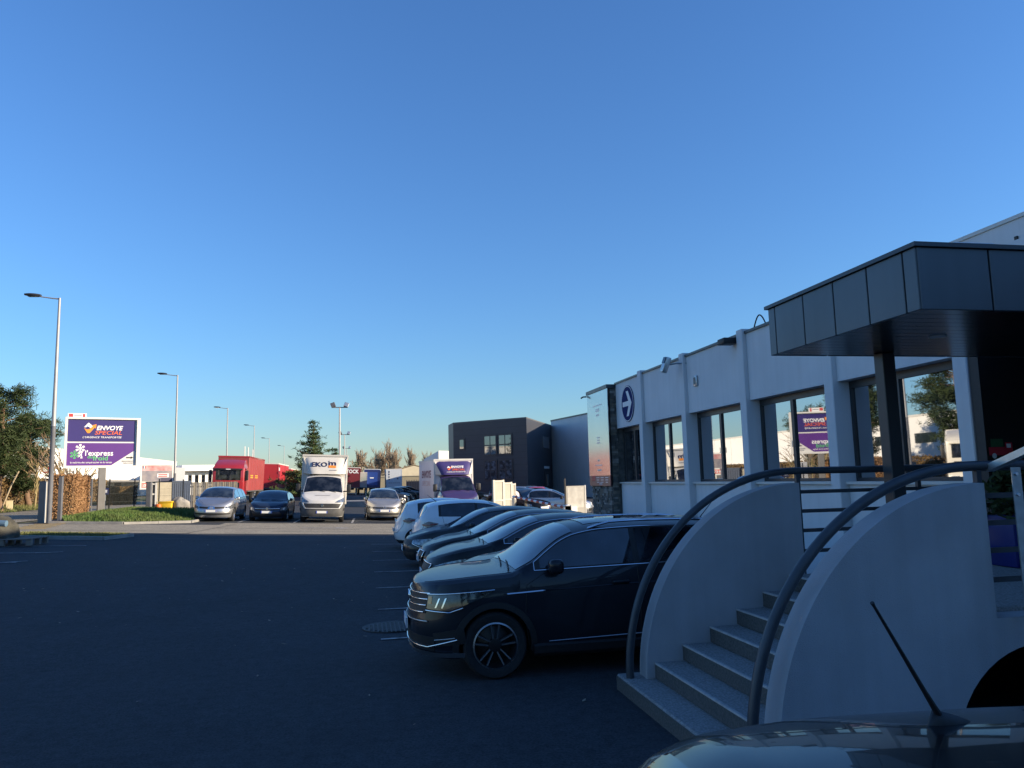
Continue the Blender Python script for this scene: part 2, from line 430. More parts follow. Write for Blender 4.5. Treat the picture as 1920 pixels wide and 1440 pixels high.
    def sill(s, root, m):
        for sd in (1, -1):
            mb = MB(); x0, x1 = s.fo + s.ra + .02, s.fo + s.wb - s.ra - .02; rows = []
            for i in range(9):
                x = x0 + (x1 - x0) * i / 8; y = s.W / 2
                rows.append([(x, sd * (y * .95), s.zb - .02), (x, sd * (y * .985 + .01), s.zb + .02), (x, sd * (y * .995 + .012), s.zb + .10), (x, sd * (y * .97), s.zb + .125)])
            mb.grid(rows, 0, flip=(sd < 0)); mb.build("sill_trim", m, root)

def wheel(root, x, y, r, style="five", rimm=None, facing=1, width=.22):
    """tyre with a rim under it; style picks the spokes"""
    S = 1 if y > 0 else -1
    Mx = Matrix.Translation((x, y, r)) @ Matrix.Rotation(-math.pi / 2 * S, 4, 'X')
    h = width / 2; ri = r * .69
    t = MB().lathe([(ri - .01, -h * .7), (ri + .005, -h), (r * .93, -h), (r * .985, -h * .8), (r, -h * .45), (r, h * .45), (r * .985, h * .8), (r * .93, h), (ri + .012, h * .97), (ri - .008, h * .8)], 36, Mx).build("wheel", M_RUBBER, root, sharp=50)
    mb = MB()
    mb.lathe([(ri + .004, h * .9), (ri - .012, h * .95)], 36, Mx, 0); mb.lathe([(ri - .012, h * .95), (ri - .022, h * .72), (ri - .05, -h * .3)], 36, Mx, 1 if style == "five" else 0)
    mb.lathe([(.0, h * .15), (ri - .05, -h * .25)], 24, Mx, 1)
    nsp = {"five": 5, "ten": 10, "steel": 7, "many": 9}[style]
    for k in range(nsp):
        a0 = 2 * math.pi * k / nsp + .3
        offs = (-.036, .036) if style == "five" else (0,)
        for of in offs:
            hw = .0085 if style == "five" else (.03 if style == "steel" else .02)
            d = Vector((math.cos(a0), math.sin(a0), 0)); p = Vector((-d.y, d.x, 0))
            a = d * .05 + p * of * .5; b = d * (ri - .012) + p * of * 1.35
            vs = [a - p * hw * .8, a + p * hw * .8, b + p * hw, b - p * hw]
            lo = [q + Vector((0, 0, h * .3)) for q in vs]; hi = [q + Vector((0, 0, h * .62 if i < 2 else h * .78)) for i, q in enumerate(vs)]
            mb.add([Mx @ q for q in lo + hi], [(4, 5, 6, 7), (0, 1, 5, 4), (1, 2, 6, 5), (2, 3, 7, 6), (3, 0, 4, 7)], 0)
    mb.lathe([(.075, h * .3), (.072, h * .68), (.04, h * .72), (0, h * .72)], 16, Mx, 1 if style == "five" else 0)
    mb.build("rim", [rimm or M_ALU, M_RIMBLACK], t, sharp=40)
    return t
def wheels(root, c, style="five", rimm=None, width=.22, inset=.125):
    for x in (c.fo, c.fo + c.wb):
        for sd in (1, -1): wheel(root, x, sd * (c.W / 2 - inset), c.rt, style, rimm, width=width)
def mirror(root, m, x, y, z, sc_=1.0, arm=.06):
    for sd in (1, -1):
        mb = MB(); a = sd * y; b = sd * (y + .2 * sc_)
        mb.rb(x - .045 * sc_, x + .10 * sc_, min(a + sd * arm, b), max(a + sd * arm, b), z - .02 * sc_, z + .12 * sc_, .045 * sc_, 3)
        mb.bx(x, x + .05, min(a - sd * .03, a + sd * (arm + .02)), max(a - sd * .03, a + sd * (arm + .02)), z - .015, z + .012)
        mb.build("mirror", m, root, sharp=50)
def plate(c, root, z, w=.26, rear=False, x=None):
    """registration plate: white with blue end bands (its characters cannot be read in the photo)"""
    p = c.end_pt(0, z, .02, rear); xx = p[0]; sg = 1 if rear else -1
    o = MB().bx(xx - .008, xx + .008, -w, w, z - .055, z + .055).build("number_plate", M_PLATE, root, smooth=False)
    f = xx + sg * .0095
    for k in (-1, 1): MB().bx(min(f, f + sg * .002), max(f, f + sg * .002), k * (w - .02) - .02, k * (w - .02) + .02, z - .054, z + .054).build("plate_band", M_PLATEBLUE, o, smooth=False)
def wipers(c, root):
    for (y0, y1) in ((-.1, .45), (-.6, -.08)):
        P = []
        for i in range(6):
            t = i / 5; y = y0 + (y1 - y0) * t; x = c.wx0 - .03 + .07 * t; P.append((x + c.lean(x, c.top(x)), y, c.topz(x, y) + .022))
        MB().tube(P, .008, 4).build("wiper", M_BLACK, root, sharp=60)
def bonnet_line(c, root, x0, x1, yf=.8):
    """shut line of the bonnet"""
    for sd in (1, -1):
        P = []
        for i in range(15):
            x = x0 + (x1 - x0) * i / 14; y = c.par(x)[5] * yf * (1 - .0 * i); z = c.topz(x, y); P.append((x + c.lean(x, z), sd * y, z + .001))
        MB().tube(P, .004, 4).build("shut_line", M_BLACK, root, sharp=60)

# ------------------------------------------------------------------ the cars of the near row and the yard
P_GREY = paint("dark grey metallic", (0.018, 0.021, 0.028), 0.25, 0.32)
P_BLACK = paint("black paint", (0.006, 0.007, 0.009), 0.1, 0.3)
P_BLACK2 = paint("blue black metallic", (0.007, 0.009, 0.016), 0.15, 0.3)
P_ANTH = paint("anthracite paint", (0.024, 0.028, 0.034), 0.25, 0.34)
P_WHITE = paint("white paint", (0.74, 0.75, 0.76), 0.0, 0.4)
P_SILVER = paint("silver metallic", (0.42, 0.43, 0.45), 0.75, 0.34)
P_BEIGE = paint("silver beige metallic", (0.46, 0.45, 0.42), 0.7, 0.36)
P_BLUE = paint("dark blue metallic", (0.03, 0.045, 0.075), 0.6, 0.3)
P_RED = paint("red paint", (0.42, 0.012, 0.015), 0.0, 0.35)
P_GREYCAR = paint("mid grey metallic", (0.16, 0.165, 0.175), 0.6, 0.35)

def roof_rails(c, root, x0, x1, m):
    for sd in (1, -1):
        P = []
        for i in range(15):
            x = x0 + (x1 - x0) * i / 14; y = c.par(x)[5] * .93; z = c.topz(x, y); h = .045 * min(1, i / 2, (14 - i) / 2) ; P.append((x, sd * y, z + h))
        MB().tube(P, .016, 6).build("roof_rail", m, root, sharp=60)
def handles(c, root, xs, z, m):
    for x in xs:
        for sd in (1, -1):
            y = c.sidey(x, z); mb = MB(); mb.rb(x - .1, x + .1, min(sd * (y - .005), sd * (y + .03)), max(sd * (y - .005), sd * (y + .03)), z - .016, z + .016, .012, 2); mb.build("door_handle", m, root, sharp=50)
def mesh_lines(c, root, name, m, th0, th1, zs, r=.008, eps=.016):
    for z in zs: c.end_line(name, m, root, [(-th1, z), (-th0, z)] if th0 > 0 else [(th0, z), (th1, z)], r, eps)

def suv():
    c = Car(4.5, 1.84, [(0, .985), (.05, 1.015), (.3, 1.06), (.75, 1.098), (1.1, 1.12), (1.28, 1.235), (1.5, 1.40), (1.7, 1.525), (1.88, 1.59), (2.2, 1.635), (2.7, 1.65), (3.4, 1.638), (3.9, 1.575), (4.1, 1.45), (4.32, 1.15), (4.5, 1.0)],
            1.09, 2.68, .9, .355, 1.14, 2.1, 4.0, 4.3, win=(1.36, 4.08), pillars=(2.56, 3.42), tum=.40, zb=.23, rf=.72, pf=2.5, beltslope=.018, edge=.075,
            leanf=[(0.2, .10), (.34, .015), (.55, .0), (.7, .03), (.97, .07), (1.15, .1)], arch=.05)
    t = thing("parked_car", "x", "car")
    c.body(t, P_GREY)
    c.top_patch("windscreen", M_SCREEN, t, 1.17, 1.86, .05); c.top_patch("rear_window", M_SCREEN, t, 3.98, 4.3, .1)
    c.top_patch("roof_window", M_CARGLASS, t, 2.05, 3.2, .22, eps=.004)
    c.side_windows(t, M_CHROME, .0065); c.arches(t, M_BLACK, .06); c.sill(t, M_BLACK)
    # grille with three chrome bars, badge, headlights, lower intakes with chrome blades
    c.end_patch("grille", M_BLACK, t, [(-.44, .70), (0, .66), (.44, .70)], [(-.47, .90), (0, .905), (.47, .90)], .008, n=16)
    for (z, e) in ((.905, .5), (.84, .47), (.775, .45), (.70, .42)):
        c.end_line("grille_bar", M_CHROME, t, [(-e, z + .01), (-.12, z - .012), (.12, z - .012), (e, z + .01)], .009, .016)
    for sd in (1, -1):
        hl = c.end_patch("headlight", M_LAMPDARK, t, [(sd * .46, .755), (sd * .74, .745), (sd * .88, .79), (sd * 1.14, .925)], [(sd * .47, .90), (sd * .72, .915), (sd * .9, .93), (sd * 1.16, .945)], .014)
        c.end_line("light_strip", M_CHROME, hl, [(sd * .46, .905), (sd * .72, .92), (sd * 1.18, .95)], .008, .02)
        c.end_line("light_strip", M_CHROME, hl, [(sd * .46, .735), (sd * .76, .728), (sd * .89, .775)], .008, .02)
        c.end_patch("lamp_unit", M_CHROME, hl, [(sd * .58, .77), (sd * .60, .77)], [(sd * .62, .87), (sd * .64, .875)], .018)
        c.end_patch("lamp_unit", M_CHROME, hl, [(sd * .66, .77), (sd * .68, .77)], [(sd * .70, .875), (sd * .72, .88)], .018)
        c.end_patch("amber_lamp", M_AMBER, hl, [(sd * .475, .81), (sd * .53, .81)], [(sd * .475, .885), (sd * .53, .887)], .018)
        c.end_patch("side_intake", M_BLACK, t, [(sd * .62, .36), (sd * .92, .40)], [(sd * .58, .50), (sd * .9, .56)], .008)
        c.end_line("intake_blade", M_ALU, t, [(sd * .60, .43), (sd * .82, .46)], .006, .012)
        c.end_patch("tail_light", M_TAIL, t, [(sd * .62, .86), (sd * 1.2, .88)], [(sd * .62, 1.0), (sd * 1.2, 1.03)], .012, rear=True)
    c.end_patch("lower_intake", M_BLACK, t, [(-.58, .31), (.58, .31)], [(-.6, .46), (.6, .46)], .006, n=16)
    c.end_line("bumper_blade", M_CHROME, t, [(-.84, .44), (-.5, .345), (.5, .345), (.84, .44)], .010, .014)
    c.end_patch("bumper_lip", M_ALU, t, [(-.9, .25), (0, .23), (.9, .25)], [(-.93, .30), (0, .285), (.93, .30)], .03, n=20)
    c.end_line("bumper_crease", M_ALU, t, [(-.5, .62), (0, .60), (.5, .62)], .008, .010)
    MB().lathe([(.0, .012), (.062, .012), (.07, 0)], 20, Matrix.Translation(Vector(c.end_pt(0, .82, .026))) @ Matrix.Rotation(-math.pi / 2, 4, 'Y')).build("badge", M_CHROME, t)
    plate(c, t, .54)
    for xs in ([(1.28, .32), (1.24, .62), (1.26, .98), (1.5, 1.12)], [(2.56, .30), (2.57, .7), (2.56, 1.12)], [(3.46, .62), (3.5, .8), (3.48, 1.14)]): c.side_path("shut_line", M_BLACK, t, xs, .0035, .001)
    c.side_path("body_crease", P_GREY, t, [(1.0, .90), (2.4, .945), (4.2, .985)], .008, -.002); c.side_path("side_strip", M_ALU, t, [(1.5, .37), (3.1, .41)], .0055, .006)
    c.side_path("wing_badge", M_CHROME, t, [(1.04, .895), (1.3, .907), (1.47, .915)], .011, .004)
    bonnet_line(c, t, .1, 1.12, .95)
    handles(c, t, (2.35, 3.3), .97, P_GREY); mirror(t, P_GREY, 1.55, .83, 1.12, 1.15); wipers(c, t)
    roof_rails(c, t, 2.05, 3.9, M_CHROME)
    MB().tube([(3.75, 0, c.top(3.75)), (3.95, 0, c.top(3.75) + .22)], [.007, .003], 5).build("antenna", M_BLACK, t)
    wheels(t, c, "five", mat("machined rim edge", (.3, .31, .33), .35, metal=.9), .235)
    return t

def hatch(kind, pnt, label_rim="ten", top=None, rw=(3.66, 4.08)):
    """compact hatchback / estate seen from the nose: kind changes nose, lamps and grille"""
    low = dict(pug=0, vdub=0, bmw=.02, meg=0, astra=0)[kind]
    c = Car(4.35, 1.79, top or [(0, .70), (.06, .745), (.3, .83), (.7, .91), (1.05, .965), (1.25, 1.04), (1.6, 1.22), (1.95, 1.37), (2.2, 1.43), (2.7, 1.465), (3.3, 1.435), (3.8, 1.33), (4.05, 1.17), (4.22, .95), (4.35, .82)],
            .93, 2.65, .86, .315, 1.1, 2.14, 3.65, 4.1, win=(1.42, 3.95), pillars=(2.5, 3.3), tum=.45, zb=.18, rf=.85, pf=2.35, beltslope=.02, edge=.075,
            leanf=[(.18, .1), (.32, .01), (.48, 0), (.62, .05), (.75, .12), (.9, .2)])
    t = thing("parked_car", "x", "car"); c.body(t, pnt)
    c.top_patch("windscreen", M_SCREEN, t, 1.14, 2.1, .05); c.top_patch("rear_window", M_SCREEN, t, rw[0], rw[1], .1)
    c.side_windows(t, M_CHROME if kind in ("pug", "bmw") else None, .009); c.sill(t, M_BLACK)
    if kind == "pug":
        c.end_patch("grille", M_BLACK, t, [(-.30, .47), (0, .44), (.30, .47)], [(-.34, .62), (0, .645), (.34, .62)], .008, n=12); c.end_line("grille_frame", M_CHROME, t, [(-.34, .625), (0, .655), (.34, .625)], .014, .015)
        c.end_line("grille_frame", M_CHROME, t, [(-.34, .625), (-.28, .47), (0, .445), (.28, .47), (.34, .625)], .01, .014)
        for sd in (1, -1):
            h = c.end_patch("headlight", M_LAMPGLASS, t, [(sd * .42, .54), (sd * .6, .50), (sd * .9, .55), (sd * 1.2, .74)], [(sd * .42, .60), (sd * .6, .67), (sd * .9, .735), (sd * 1.22, .765)], .012)
            c.end_patch("lamp_unit", M_CHROME, h, [(sd * .56, .53), (sd * .68, .53)], [(sd * .57, .63), (sd * .69, .64)], .018)
            f = c.end_patch("fog_lamp", M_BLACK, t, [(sd * .66, .28), (sd * .86, .3)], [(sd * .64, .40), (sd * .86, .42)], .01); c.end_line("fog_ring", M_CHROME, f, [(sd * .68, .3), (sd * .85, .31), (sd * .85, .40), (sd * .67, .39), (sd * .68, .3)], .01, .014)
        c.end_line("bumper_lip", M_CHROME, t, [(-.8, .21), (0, .2), (.8, .21)], .012, .02)
    elif kind == "vdub":
        c.end_patch("grille", M_BLACK, t, [(-.40, .56), (.40, .56)], [(-.44, .67), (.44, .67)], .008, n=12)
        for z in (.575, .615, .655): c.end_line("grille_bar", M_CHROME, t, [(-.42, z), (.42, z)], .008, .014)
        for sd in (1, -1):
            h = c.end_patch("headlight", M_LAMPGLASS, t, [(sd * .43, .56), (sd * .8, .55), (sd * 1.1, .63)], [(sd * .45, .675), (sd * .8, .70), (sd * 1.12, .745)], .012)
            c.end_patch("lamp_unit", M_BLACK, h, [(sd * .55, .58), (sd * .66, .58)], [(sd * .55, .66), (sd * .66, .66)], .016)
            c.end_patch("side_intake", M_BLACK, t, [(sd * .6, .28), (sd * .9, .3)], [(sd * .6, .38), (sd * .9, .4)], .008)
        MB().lathe([(.0, .01), (.055, .01), (.062, 0)], 18, Matrix.Translation(Vector(c.end_pt(0, .62, .02))) @ Matrix.Rotation(-math.pi / 2, 4, 'Y')).build("badge", M_CHROME, t)
    elif kind == "bmw":
        for sd in (1, -1):
            g = c.end_patch("grille", M_BLACK, t, [(sd * .04, .42), (sd * .24, .44)], [(sd * .04, .63), (sd * .27, .62)], .012); c.end_line("grille_frame", M_CHROME, g, [(sd * .03, .42), (sd * .24, .43), (sd * .28, .62), (sd * .03, .64), (sd * .03, .42)], .012, .02)
            c.end_patch("headlight", M_LAMPGLASS, t, [(sd * .45, .55), (sd * .8, .55), (sd * 1.1, .63)], [(sd * .45, .64), (sd * .8, .69), (sd * 1.12, .72)], .012)
            c.end_patch("side_intake", M_BLACK, t, [(sd * .55, .24), (sd * .9, .28)], [(sd * .6, .36), (sd * .9, .42)], .008)
    elif kind == "meg":
        c.end_patch("grille", M_BLACK, t, [(-.38, .56), (.38, .56)], [(-.42, .68), (.42, .68)], .008, n=12)
        for sd in (1, -1):
            h = c.end_patch("headlight", M_LAMPGLASS, t, [(sd * .42, .60), (sd * .7, .55), (sd * 1.08, .6)], [(sd * .42, .68), (sd * .8, .715), (sd * 1.15, .74)], .012)
            c.end_line("light_strip", M_CHROME, h, [(sd * .45, .59), (sd * .75, .49), (sd * .98, .5)], .009, .016)
            c.end_patch("side_intake", M_BLACK, t, [(sd * .62, .26), (sd * .9, .3)], [(sd * .6, .4), (sd * .9, .42)], .008); c.end_line("intake_blade", M_CHROME, t, [(sd * .6, .41), (sd * .9, .42)], .008, .014)
    else:  # small family car with a chrome bar across the nose
        c.end_patch("grille", M_BLACK, t, [(-.36, .54), (.36, .54)], [(-.4, .64), (.4, .64)], .008, n=12); c.end_line("grille_bar", M_CHROME, t, [(-.4, .615), (0, .6), (.4, .615)], .016, .014)
        MB().lathe([(.0, .01), (.055, .01), (.062, 0)], 18, Matrix.Translation(Vector(c.end_pt(0, .605, .024))) @ Matrix.Rotation(-math.pi / 2, 4, 'Y')).build("badge", M_CHROME, t)
        for sd in (1, -1):
            h = c.end_patch("headlight", M_LAMPGLASS, t, [(sd * .44, .53), (sd * .7, .52), (sd * 1.05, .58)], [(sd * .46, .65), (sd * .75, .70), (sd * 1.1, .745)], .012)
            c.end_patch("lamp_unit", M_CHROME, h, [(sd * .55, .55), (sd * .66, .55)], [(sd * .55, .65), (sd * .66, .66)], .017)
            c.end_patch("fog_lamp", M_BLACK, t, [(sd * .64, .27), (sd * .8, .28)], [(sd * .64, .36), (sd * .8, .37)], .01)
    c.end_patch("lower_intake", M_BLACK, t, [(-.5, .24), (.5, .24)], [(-.52, .38), (.52, .38)], .006, n=14)
    plate(c, t, .45)
    for sd in (1, -1): c.end_patch("tail_light", M_TAIL, t, [(sd * .6, .72), (sd * 1.1, .74)], [(sd * .62, .86), (sd * 1.1, .9)], .012, rear=True)
    for xs in ([(1.2, .3), (1.17, .6), (1.22, .82), (1.4, .95)], [(2.5, .28), (2.52, .6), (2.5, .97)], [(3.38, .62), (3.42, .75), (3.36, .99)]): c.side_path("shut_line", M_BLACK, t, xs, .0035, .001)
    bonnet_line(c, t, .12, 1.05, .93); handles(c, t, (2.3, 3.2), .83, pnt); mirror(t, pnt, 1.62, .80, .97); wipers(c, t); wheels(t, c, label_rim)
    return t

def zoe():
    """small white electric hatchback parked nose to the wall: its tail faces the aisle"""
    c = Car(4.08, 1.75, [(0, .78), (.06, .82), (.3, .92), (.7, 1.0), (.95, 1.06), (1.3, 1.25), (1.7, 1.44), (2.1, 1.535), (2.6, 1.562), (3.1, 1.545), (3.55, 1.475), (3.64, 1.44), (3.85, 1.18), (3.97, 1.0), (4.08, .88)],
            1.0, 2.59, .83, .32, .95, 1.95, 3.66, 3.92, win=(1.3, 3.36), pillars=(2.3,), tum=.45, zb=.2, rf=.8, pf=2.4, rr=.62, prr=2.5, beltslope=.03, edge=.08,
            leanr=[(.2, .16), (.36, .03), (.55, 0), (.75, .04), (.9, .06), (1.4, .0)])
    t = thing("parked_car", "x", "car"); c.body(t, P_WHITE)
    c.top_patch("windscreen", M_SCREEN, t, 1.02, 1.9, .05); c.top_patch("rear_window", M_SCREEN, t, 3.655, 3.93, .05, n=8)
    c.side_windows(t, None); c.sill(t, M_BLACK); 
    for sd in (1, -1):
        # wraparound of the rear screen into the flank, diamond tail lamps, black lower valance
        l = c.end_patch("tail_light", mat("tail lamp smoked", (0.16, 0.1, 0.11), .1, coat=1, var=.3, scale=20), t, [(sd * .62, .90), (sd * .84, .82), (sd * 1.08, .92)], [(sd * .62, .915), (sd * .86, 1.0), (sd * 1.09, .935)], .02, rear=True)
        c.end_line("light_strip", M_TAIL, l, [(sd * .64, .905), (sd * .85, .90), (sd * 1.06, .927)], .009, .026, rear=True)
        c.end_patch("headlight", M_LAMPGLASS, t, [(sd * .45, .66), (sd * 1.1, .7)], [(sd * .45, .74), (sd * 1.1, .82)], .012)
    c.end_patch("valance", M_BLACK, t, [(-.8, .21), (.8, .21)], [(-.7, .32), (.7, .32)], .008, rear=True, n=16)
    c.end_patch("badge", M_CHROME, t, [(-.06, .86), (.06, .86)], [(-.06, .96), (.06, .96)], .012, rear=True)
    plate(c, t, .62, rear=True)
    for xs in ([(1.12, .3), (1.1, .7), (1.25, 1.03)], [(2.3, .3), (2.34, .7), (2.3, 1.06)], [(3.1, .66), (3.2, .85), (3.25, 1.08), (3.3, 1.35)]): c.side_path("shut_line", M_BLACK, t, xs, .0035, .001)
    c.end_line("hatch_line", M_BLACK, t, [(-.72, .98), (-.6, .72), (-.4, .55), (.4, .55), (.6, .72), (.72, .98)], .004, .003, rear=True)
    MB().tube([(3.35, 0, c.top(3.35)), (3.62, 0, c.top(3.35) + .2)], [.012, .004], 5).build("antenna", M_BLACK, t)
    handles(c, t, (2.15,), .9, P_WHITE); mirror(t, M_BLACK, 1.5, .79, 1.0); wheels(t, c, "many")
    return t

def mpv(kind, pnt):
    """compact people carriers facing the camera"""
    c = Car(4.25, 1.80, [(0, .78), (.05, .82), (.25, .93), (.6, 1.03), (.85, 1.10), (1.2, 1.32), (1.55, 1.50), (1.85, 1.585), (2.4, 1.62), (3.2, 1.60), (3.8, 1.5), (4.02, 1.3), (4.15, 1.0), (4.25, .85)],
            1.0, 2.66, .86, .32, .88, 1.78, 3.8, 4.05, win=(1.05, 3.95), pillars=(1.38, 2.3, 3.2), tum=.40, zb=.2, rf=.8, pf=2.35, beltslope=.025, edge=.08,
            leanf=[(.18, .1), (.32, .01), (.48, 0), (.62, .04), (.8, .12), (.95, .22)])
    t = thing("parked_car", "x", "car"); c.body(t, pnt)
    c.top_patch("windscreen", M_SCREEN, t, .93, 1.72, .05); c.top_patch("rear_window", M_SCREEN, t, 3.82, 4.05, .1); c.side_windows(t, None); c.sill(t, M_BLACK)
    if kind == "scenic":
        for sd in (1, -1):
            g = c.end_patch("grille", M_BLACK, t, [(sd * .09, .60), (sd * .38, .62)], [(sd * .07, .685), (sd * .40, .70)], .01)
            h = c.end_patch("headlight", M_LAMPGLASS, t, [(sd * .42, .60), (sd * .7, .60), (sd * 1.05, .70)], [(sd * .43, .69), (sd * .75, .79), (sd * 1.1, .86)], .012)
            c.end_patch("lamp_unit", M_BLACK, h, [(sd * .6, .65), (sd * .67, .65)], [(sd * .6, .73), (sd * .67, .74)], .016)
        c.end_patch("grille_nose", M_CHROME, t, [(-.1, .57), (.1, .57)], [(-.05, .72), (.05, .72)], .016); c.end_patch("badge", M_GALV, t, [(-.035, .6), (.035, .6)], [(-.035, .7), (.035, .7)], .03)
        c.end_patch("lower_intake", M_BLACK, t, [(-.62, .34), (0, .30), (.62, .34)], [(-.7, .41), (0, .40), (.7, .41)], .008, n=16)
        plate(c, t, .50)
    else:
        c.end_patch("grille", M_BLACK, t, [(-.42, .60), (.42, .60)], [(-.46, .68), (.46, .68)], .008, n=14); c.end_line("grille_bar", M_CHROME, t, [(-.44, .595), (.44, .595)], .007, .014)
        MB().lathe([(.0, .01), (.06, .01), (.068, 0)], 18, Matrix.Translation(Vector(c.end_pt(0, .64, .024))) @ Matrix.Rotation(-math.pi / 2, 4, 'Y')).build("badge", M_CHROME, t)
        for sd in (1, -1):
            h = c.end_patch("headlight", M_LAMPGLASS, t, [(sd * .46, .60), (sd * .75, .60), (sd * 1.02, .68)], [(sd * .48, .70), (sd * .78, .77), (sd * 1.06, .83)], .012)
            c.end_patch("lamp_unit", M_BLACK, h, [(sd * .55, .63), (sd * .64, .63)], [(sd * .55, .70), (sd * .64, .71)], .016)
            c.end_patch("fog_lamp", M_LAMPGLASS, t, [(sd * .66, .33), (sd * .82, .34)], [(sd * .66, .39), (sd * .82, .40)], .01)
        c.end_patch("lower_intake", M_BLACK, t, [(-.58, .30), (.58, .30)], [(-.6, .39), (.6, .39)], .008, n=16); plate(c, t, .50)
    for xs in ([(1.2, .3), (1.17, .7), (1.3, 1.02)], [(2.3, .28), (2.32, .7), (2.3, 1.04)]): c.side_path("shut_line", M_BLACK, t, xs, .004, .001)
    bonnet_line(c, t, .12, .85, .9); handles(c, t, (2.1, 3.0), .9, pnt); mirror(t, pnt, 1.25, .80, 1.02, 1.1); wipers(c, t); wheels(t, c, "steel")
    return t

def small_car(pnt, style=0):
    """little city car / far parked cars: body, glass, lamps, wheels"""
    tops = [[(0, .72), (.05, .77), (.3, .88), (.65, .96), (.85, 1.02), (1.2, 1.24), (1.5, 1.4), (1.8, 1.455), (2.4, 1.47), (3.0, 1.42), (3.3, 1.3), (3.45, 1.0), (3.55, .85)],
            [(0, .70), (.06, .745), (.3, .83), (.7, .91), (1.05, .965), (1.6, 1.22), (1.95, 1.37), (2.2, 1.43), (2.7, 1.45), (3.1, 1.41), (3.35, 1.25), (3.48, 1.0), (3.55, .85)]]
    c = Car(3.55, 1.65, tops[style], .93, 2.4, .62, .29, .9 if style == 0 else 1.1, 1.7, 3.15, 3.4, win=(1.1 + .3 * style, 3.25), pillars=(2.15,), tum=.4, zb=.2, rf=.65, pf=2.5, edge=.08, leanf=[(.18, .08), (.4, 0), (.6, .02), (.8, .1)])
    t = thing("parked_car", "x", "car"); c.body(t, pnt)
    c.top_patch("windscreen", M_SCREEN, t, .92 + .2 * style, 1.72 + .3 * style, .05); c.top_patch("rear_window", M_SCREEN, t, 3.12, 3.4, .1); c.side_windows(t, None)
    for sd in (1, -1):
        c.end_patch("headlight", M_LAMPGLASS, t, [(sd * .5, .56), (sd * .95, .6)], [(sd * .52, .68), (sd * 1.0, .74)], .012); c.end_patch("tail_light", M_TAIL, t, [(sd * .6, .75), (sd * 1.0, .75)], [(sd * .62, .95), (sd * 1.0, .95)], .012, rear=True)
    c.end_patch("grille", M_BLACK, t, [(-.45, .28), (.45, .28)], [(-.5, .42), (.5, .42)], .008); plate(c, t, .5)
    mirror(t, M_BLACK, 1.2 + .3 * style, .73, .95, .9); wheels(t, c, "ten")
    return t

# ------------------------------------------------------------------ ground, yard, road
def nodes_asphalt(name, base, dark, speck=.6, rough=.92, seams=True):
    m = bpy.data.materials.new(name); m.use_nodes = True; nt = m.node_tree; b = nt.nodes["Principled BSDF"]; pr(b, "Roughness", rough); pr(b, "Specular IOR Level", .25)
    tc = nt.nodes.new("ShaderNodeTexCoord"); L = nt.links.new
    def noise(sc_, det=4, rough_=.6):
        n = nt.nodes.new("ShaderNodeTexNoise"); n.inputs["Scale"].default_value = sc_; n.inputs["Detail"].default_value = det; n.inputs["Roughness"].default_value = rough_; L(tc.outputs["Object"], n.inputs["Vector"]); return n
    big = noise(.16, 3); mid = noise(1.3, 5); mot = noise(9, 5, .7); fine = noise(45, 4, .75)
    def ramp(n, a, c):
        r = nt.nodes.new("ShaderNodeValToRGB"); r.color_ramp.elements[0].position = a; r.color_ramp.elements[1].position = c; L(n.outputs["Fac"], r.inputs[0]); return r
    mx = nt.nodes.new("ShaderNodeMix"); mx.data_type = 'RGBA'; mx.inputs["A"].default_value = (*dark, 1); mx.inputs["B"].default_value = (*base, 1); L(ramp(big, .3, .7).outputs[0], mx.inputs["Factor"])
    m2 = nt.nodes.new("ShaderNodeMix"); m2.data_type = 'RGBA'; m2.blend_type = 'MULTIPLY'; m2.inputs["Factor"].default_value = .16; L(mx.outputs["Result"], m2.inputs["A"]); L(ramp(mid, .25, .6).outputs[0], m2.inputs["B"])
    m3 = nt.nodes.new("ShaderNodeMix"); m3.data_type = 'RGBA'; m3.blend_type = 'OVERLAY'; m3.inputs["Factor"].default_value = speck; L(m2.outputs["Result"], m3.inputs["A"]); L(ramp(fine, .3, .7).outputs[0], m3.inputs["B"])
    m4 = nt.nodes.new("ShaderNodeMix"); m4.data_type = 'RGBA'; m4.blend_type = 'OVERLAY'; m4.inputs["Factor"].default_value = .3; L(m3.outputs["Result"], m4.inputs["A"]); L(ramp(mot, .3, .72).outputs[0], m4.inputs["B"])
    L(m4.outputs["Result"], b.inputs["Base Color"])
    bp = nt.nodes.new("ShaderNodeBump"); bp.inputs["Strength"].default_value = .5; bp.inputs["Distance"].default_value = .01; L(fine.outputs["Fac"], bp.inputs["Height"]); L(bp.outputs[0], b.inputs["Normal"])
    MATS[name] = m; return m
M_ASPH_SHADE = nodes_asphalt("shade toned worn asphalt", (.047, .052, .058), (.038, .042, .047))  # the foreground's blue shade is put into this dark tone
M_ASPH_SUN = nodes_asphalt("sun toned asphalt", (.33, .29, .22), (.28, .25, .19))  # sunlight is put into this paler, warmer copy of the asphalt
M_SOIL = mat("rough ground", (.10, .095, .06), .95, col2=(.07, .08, .03), scale=.6, bump=.4, bscale=20)
M_TURF = mat("turf", (.055, .085, .02), .95, col2=(.09, .10, .03), scale=1.5, bump=.5, bscale=50)
M_PAINTW = mat("worn white paint", (.42, .42, .41), .8, col2=(.12, .12, .12), scale=9)
M_PAINTY = mat("yellow road paint", (.75, .45, .03), .8, col2=(.55, .34, .05), scale=6)

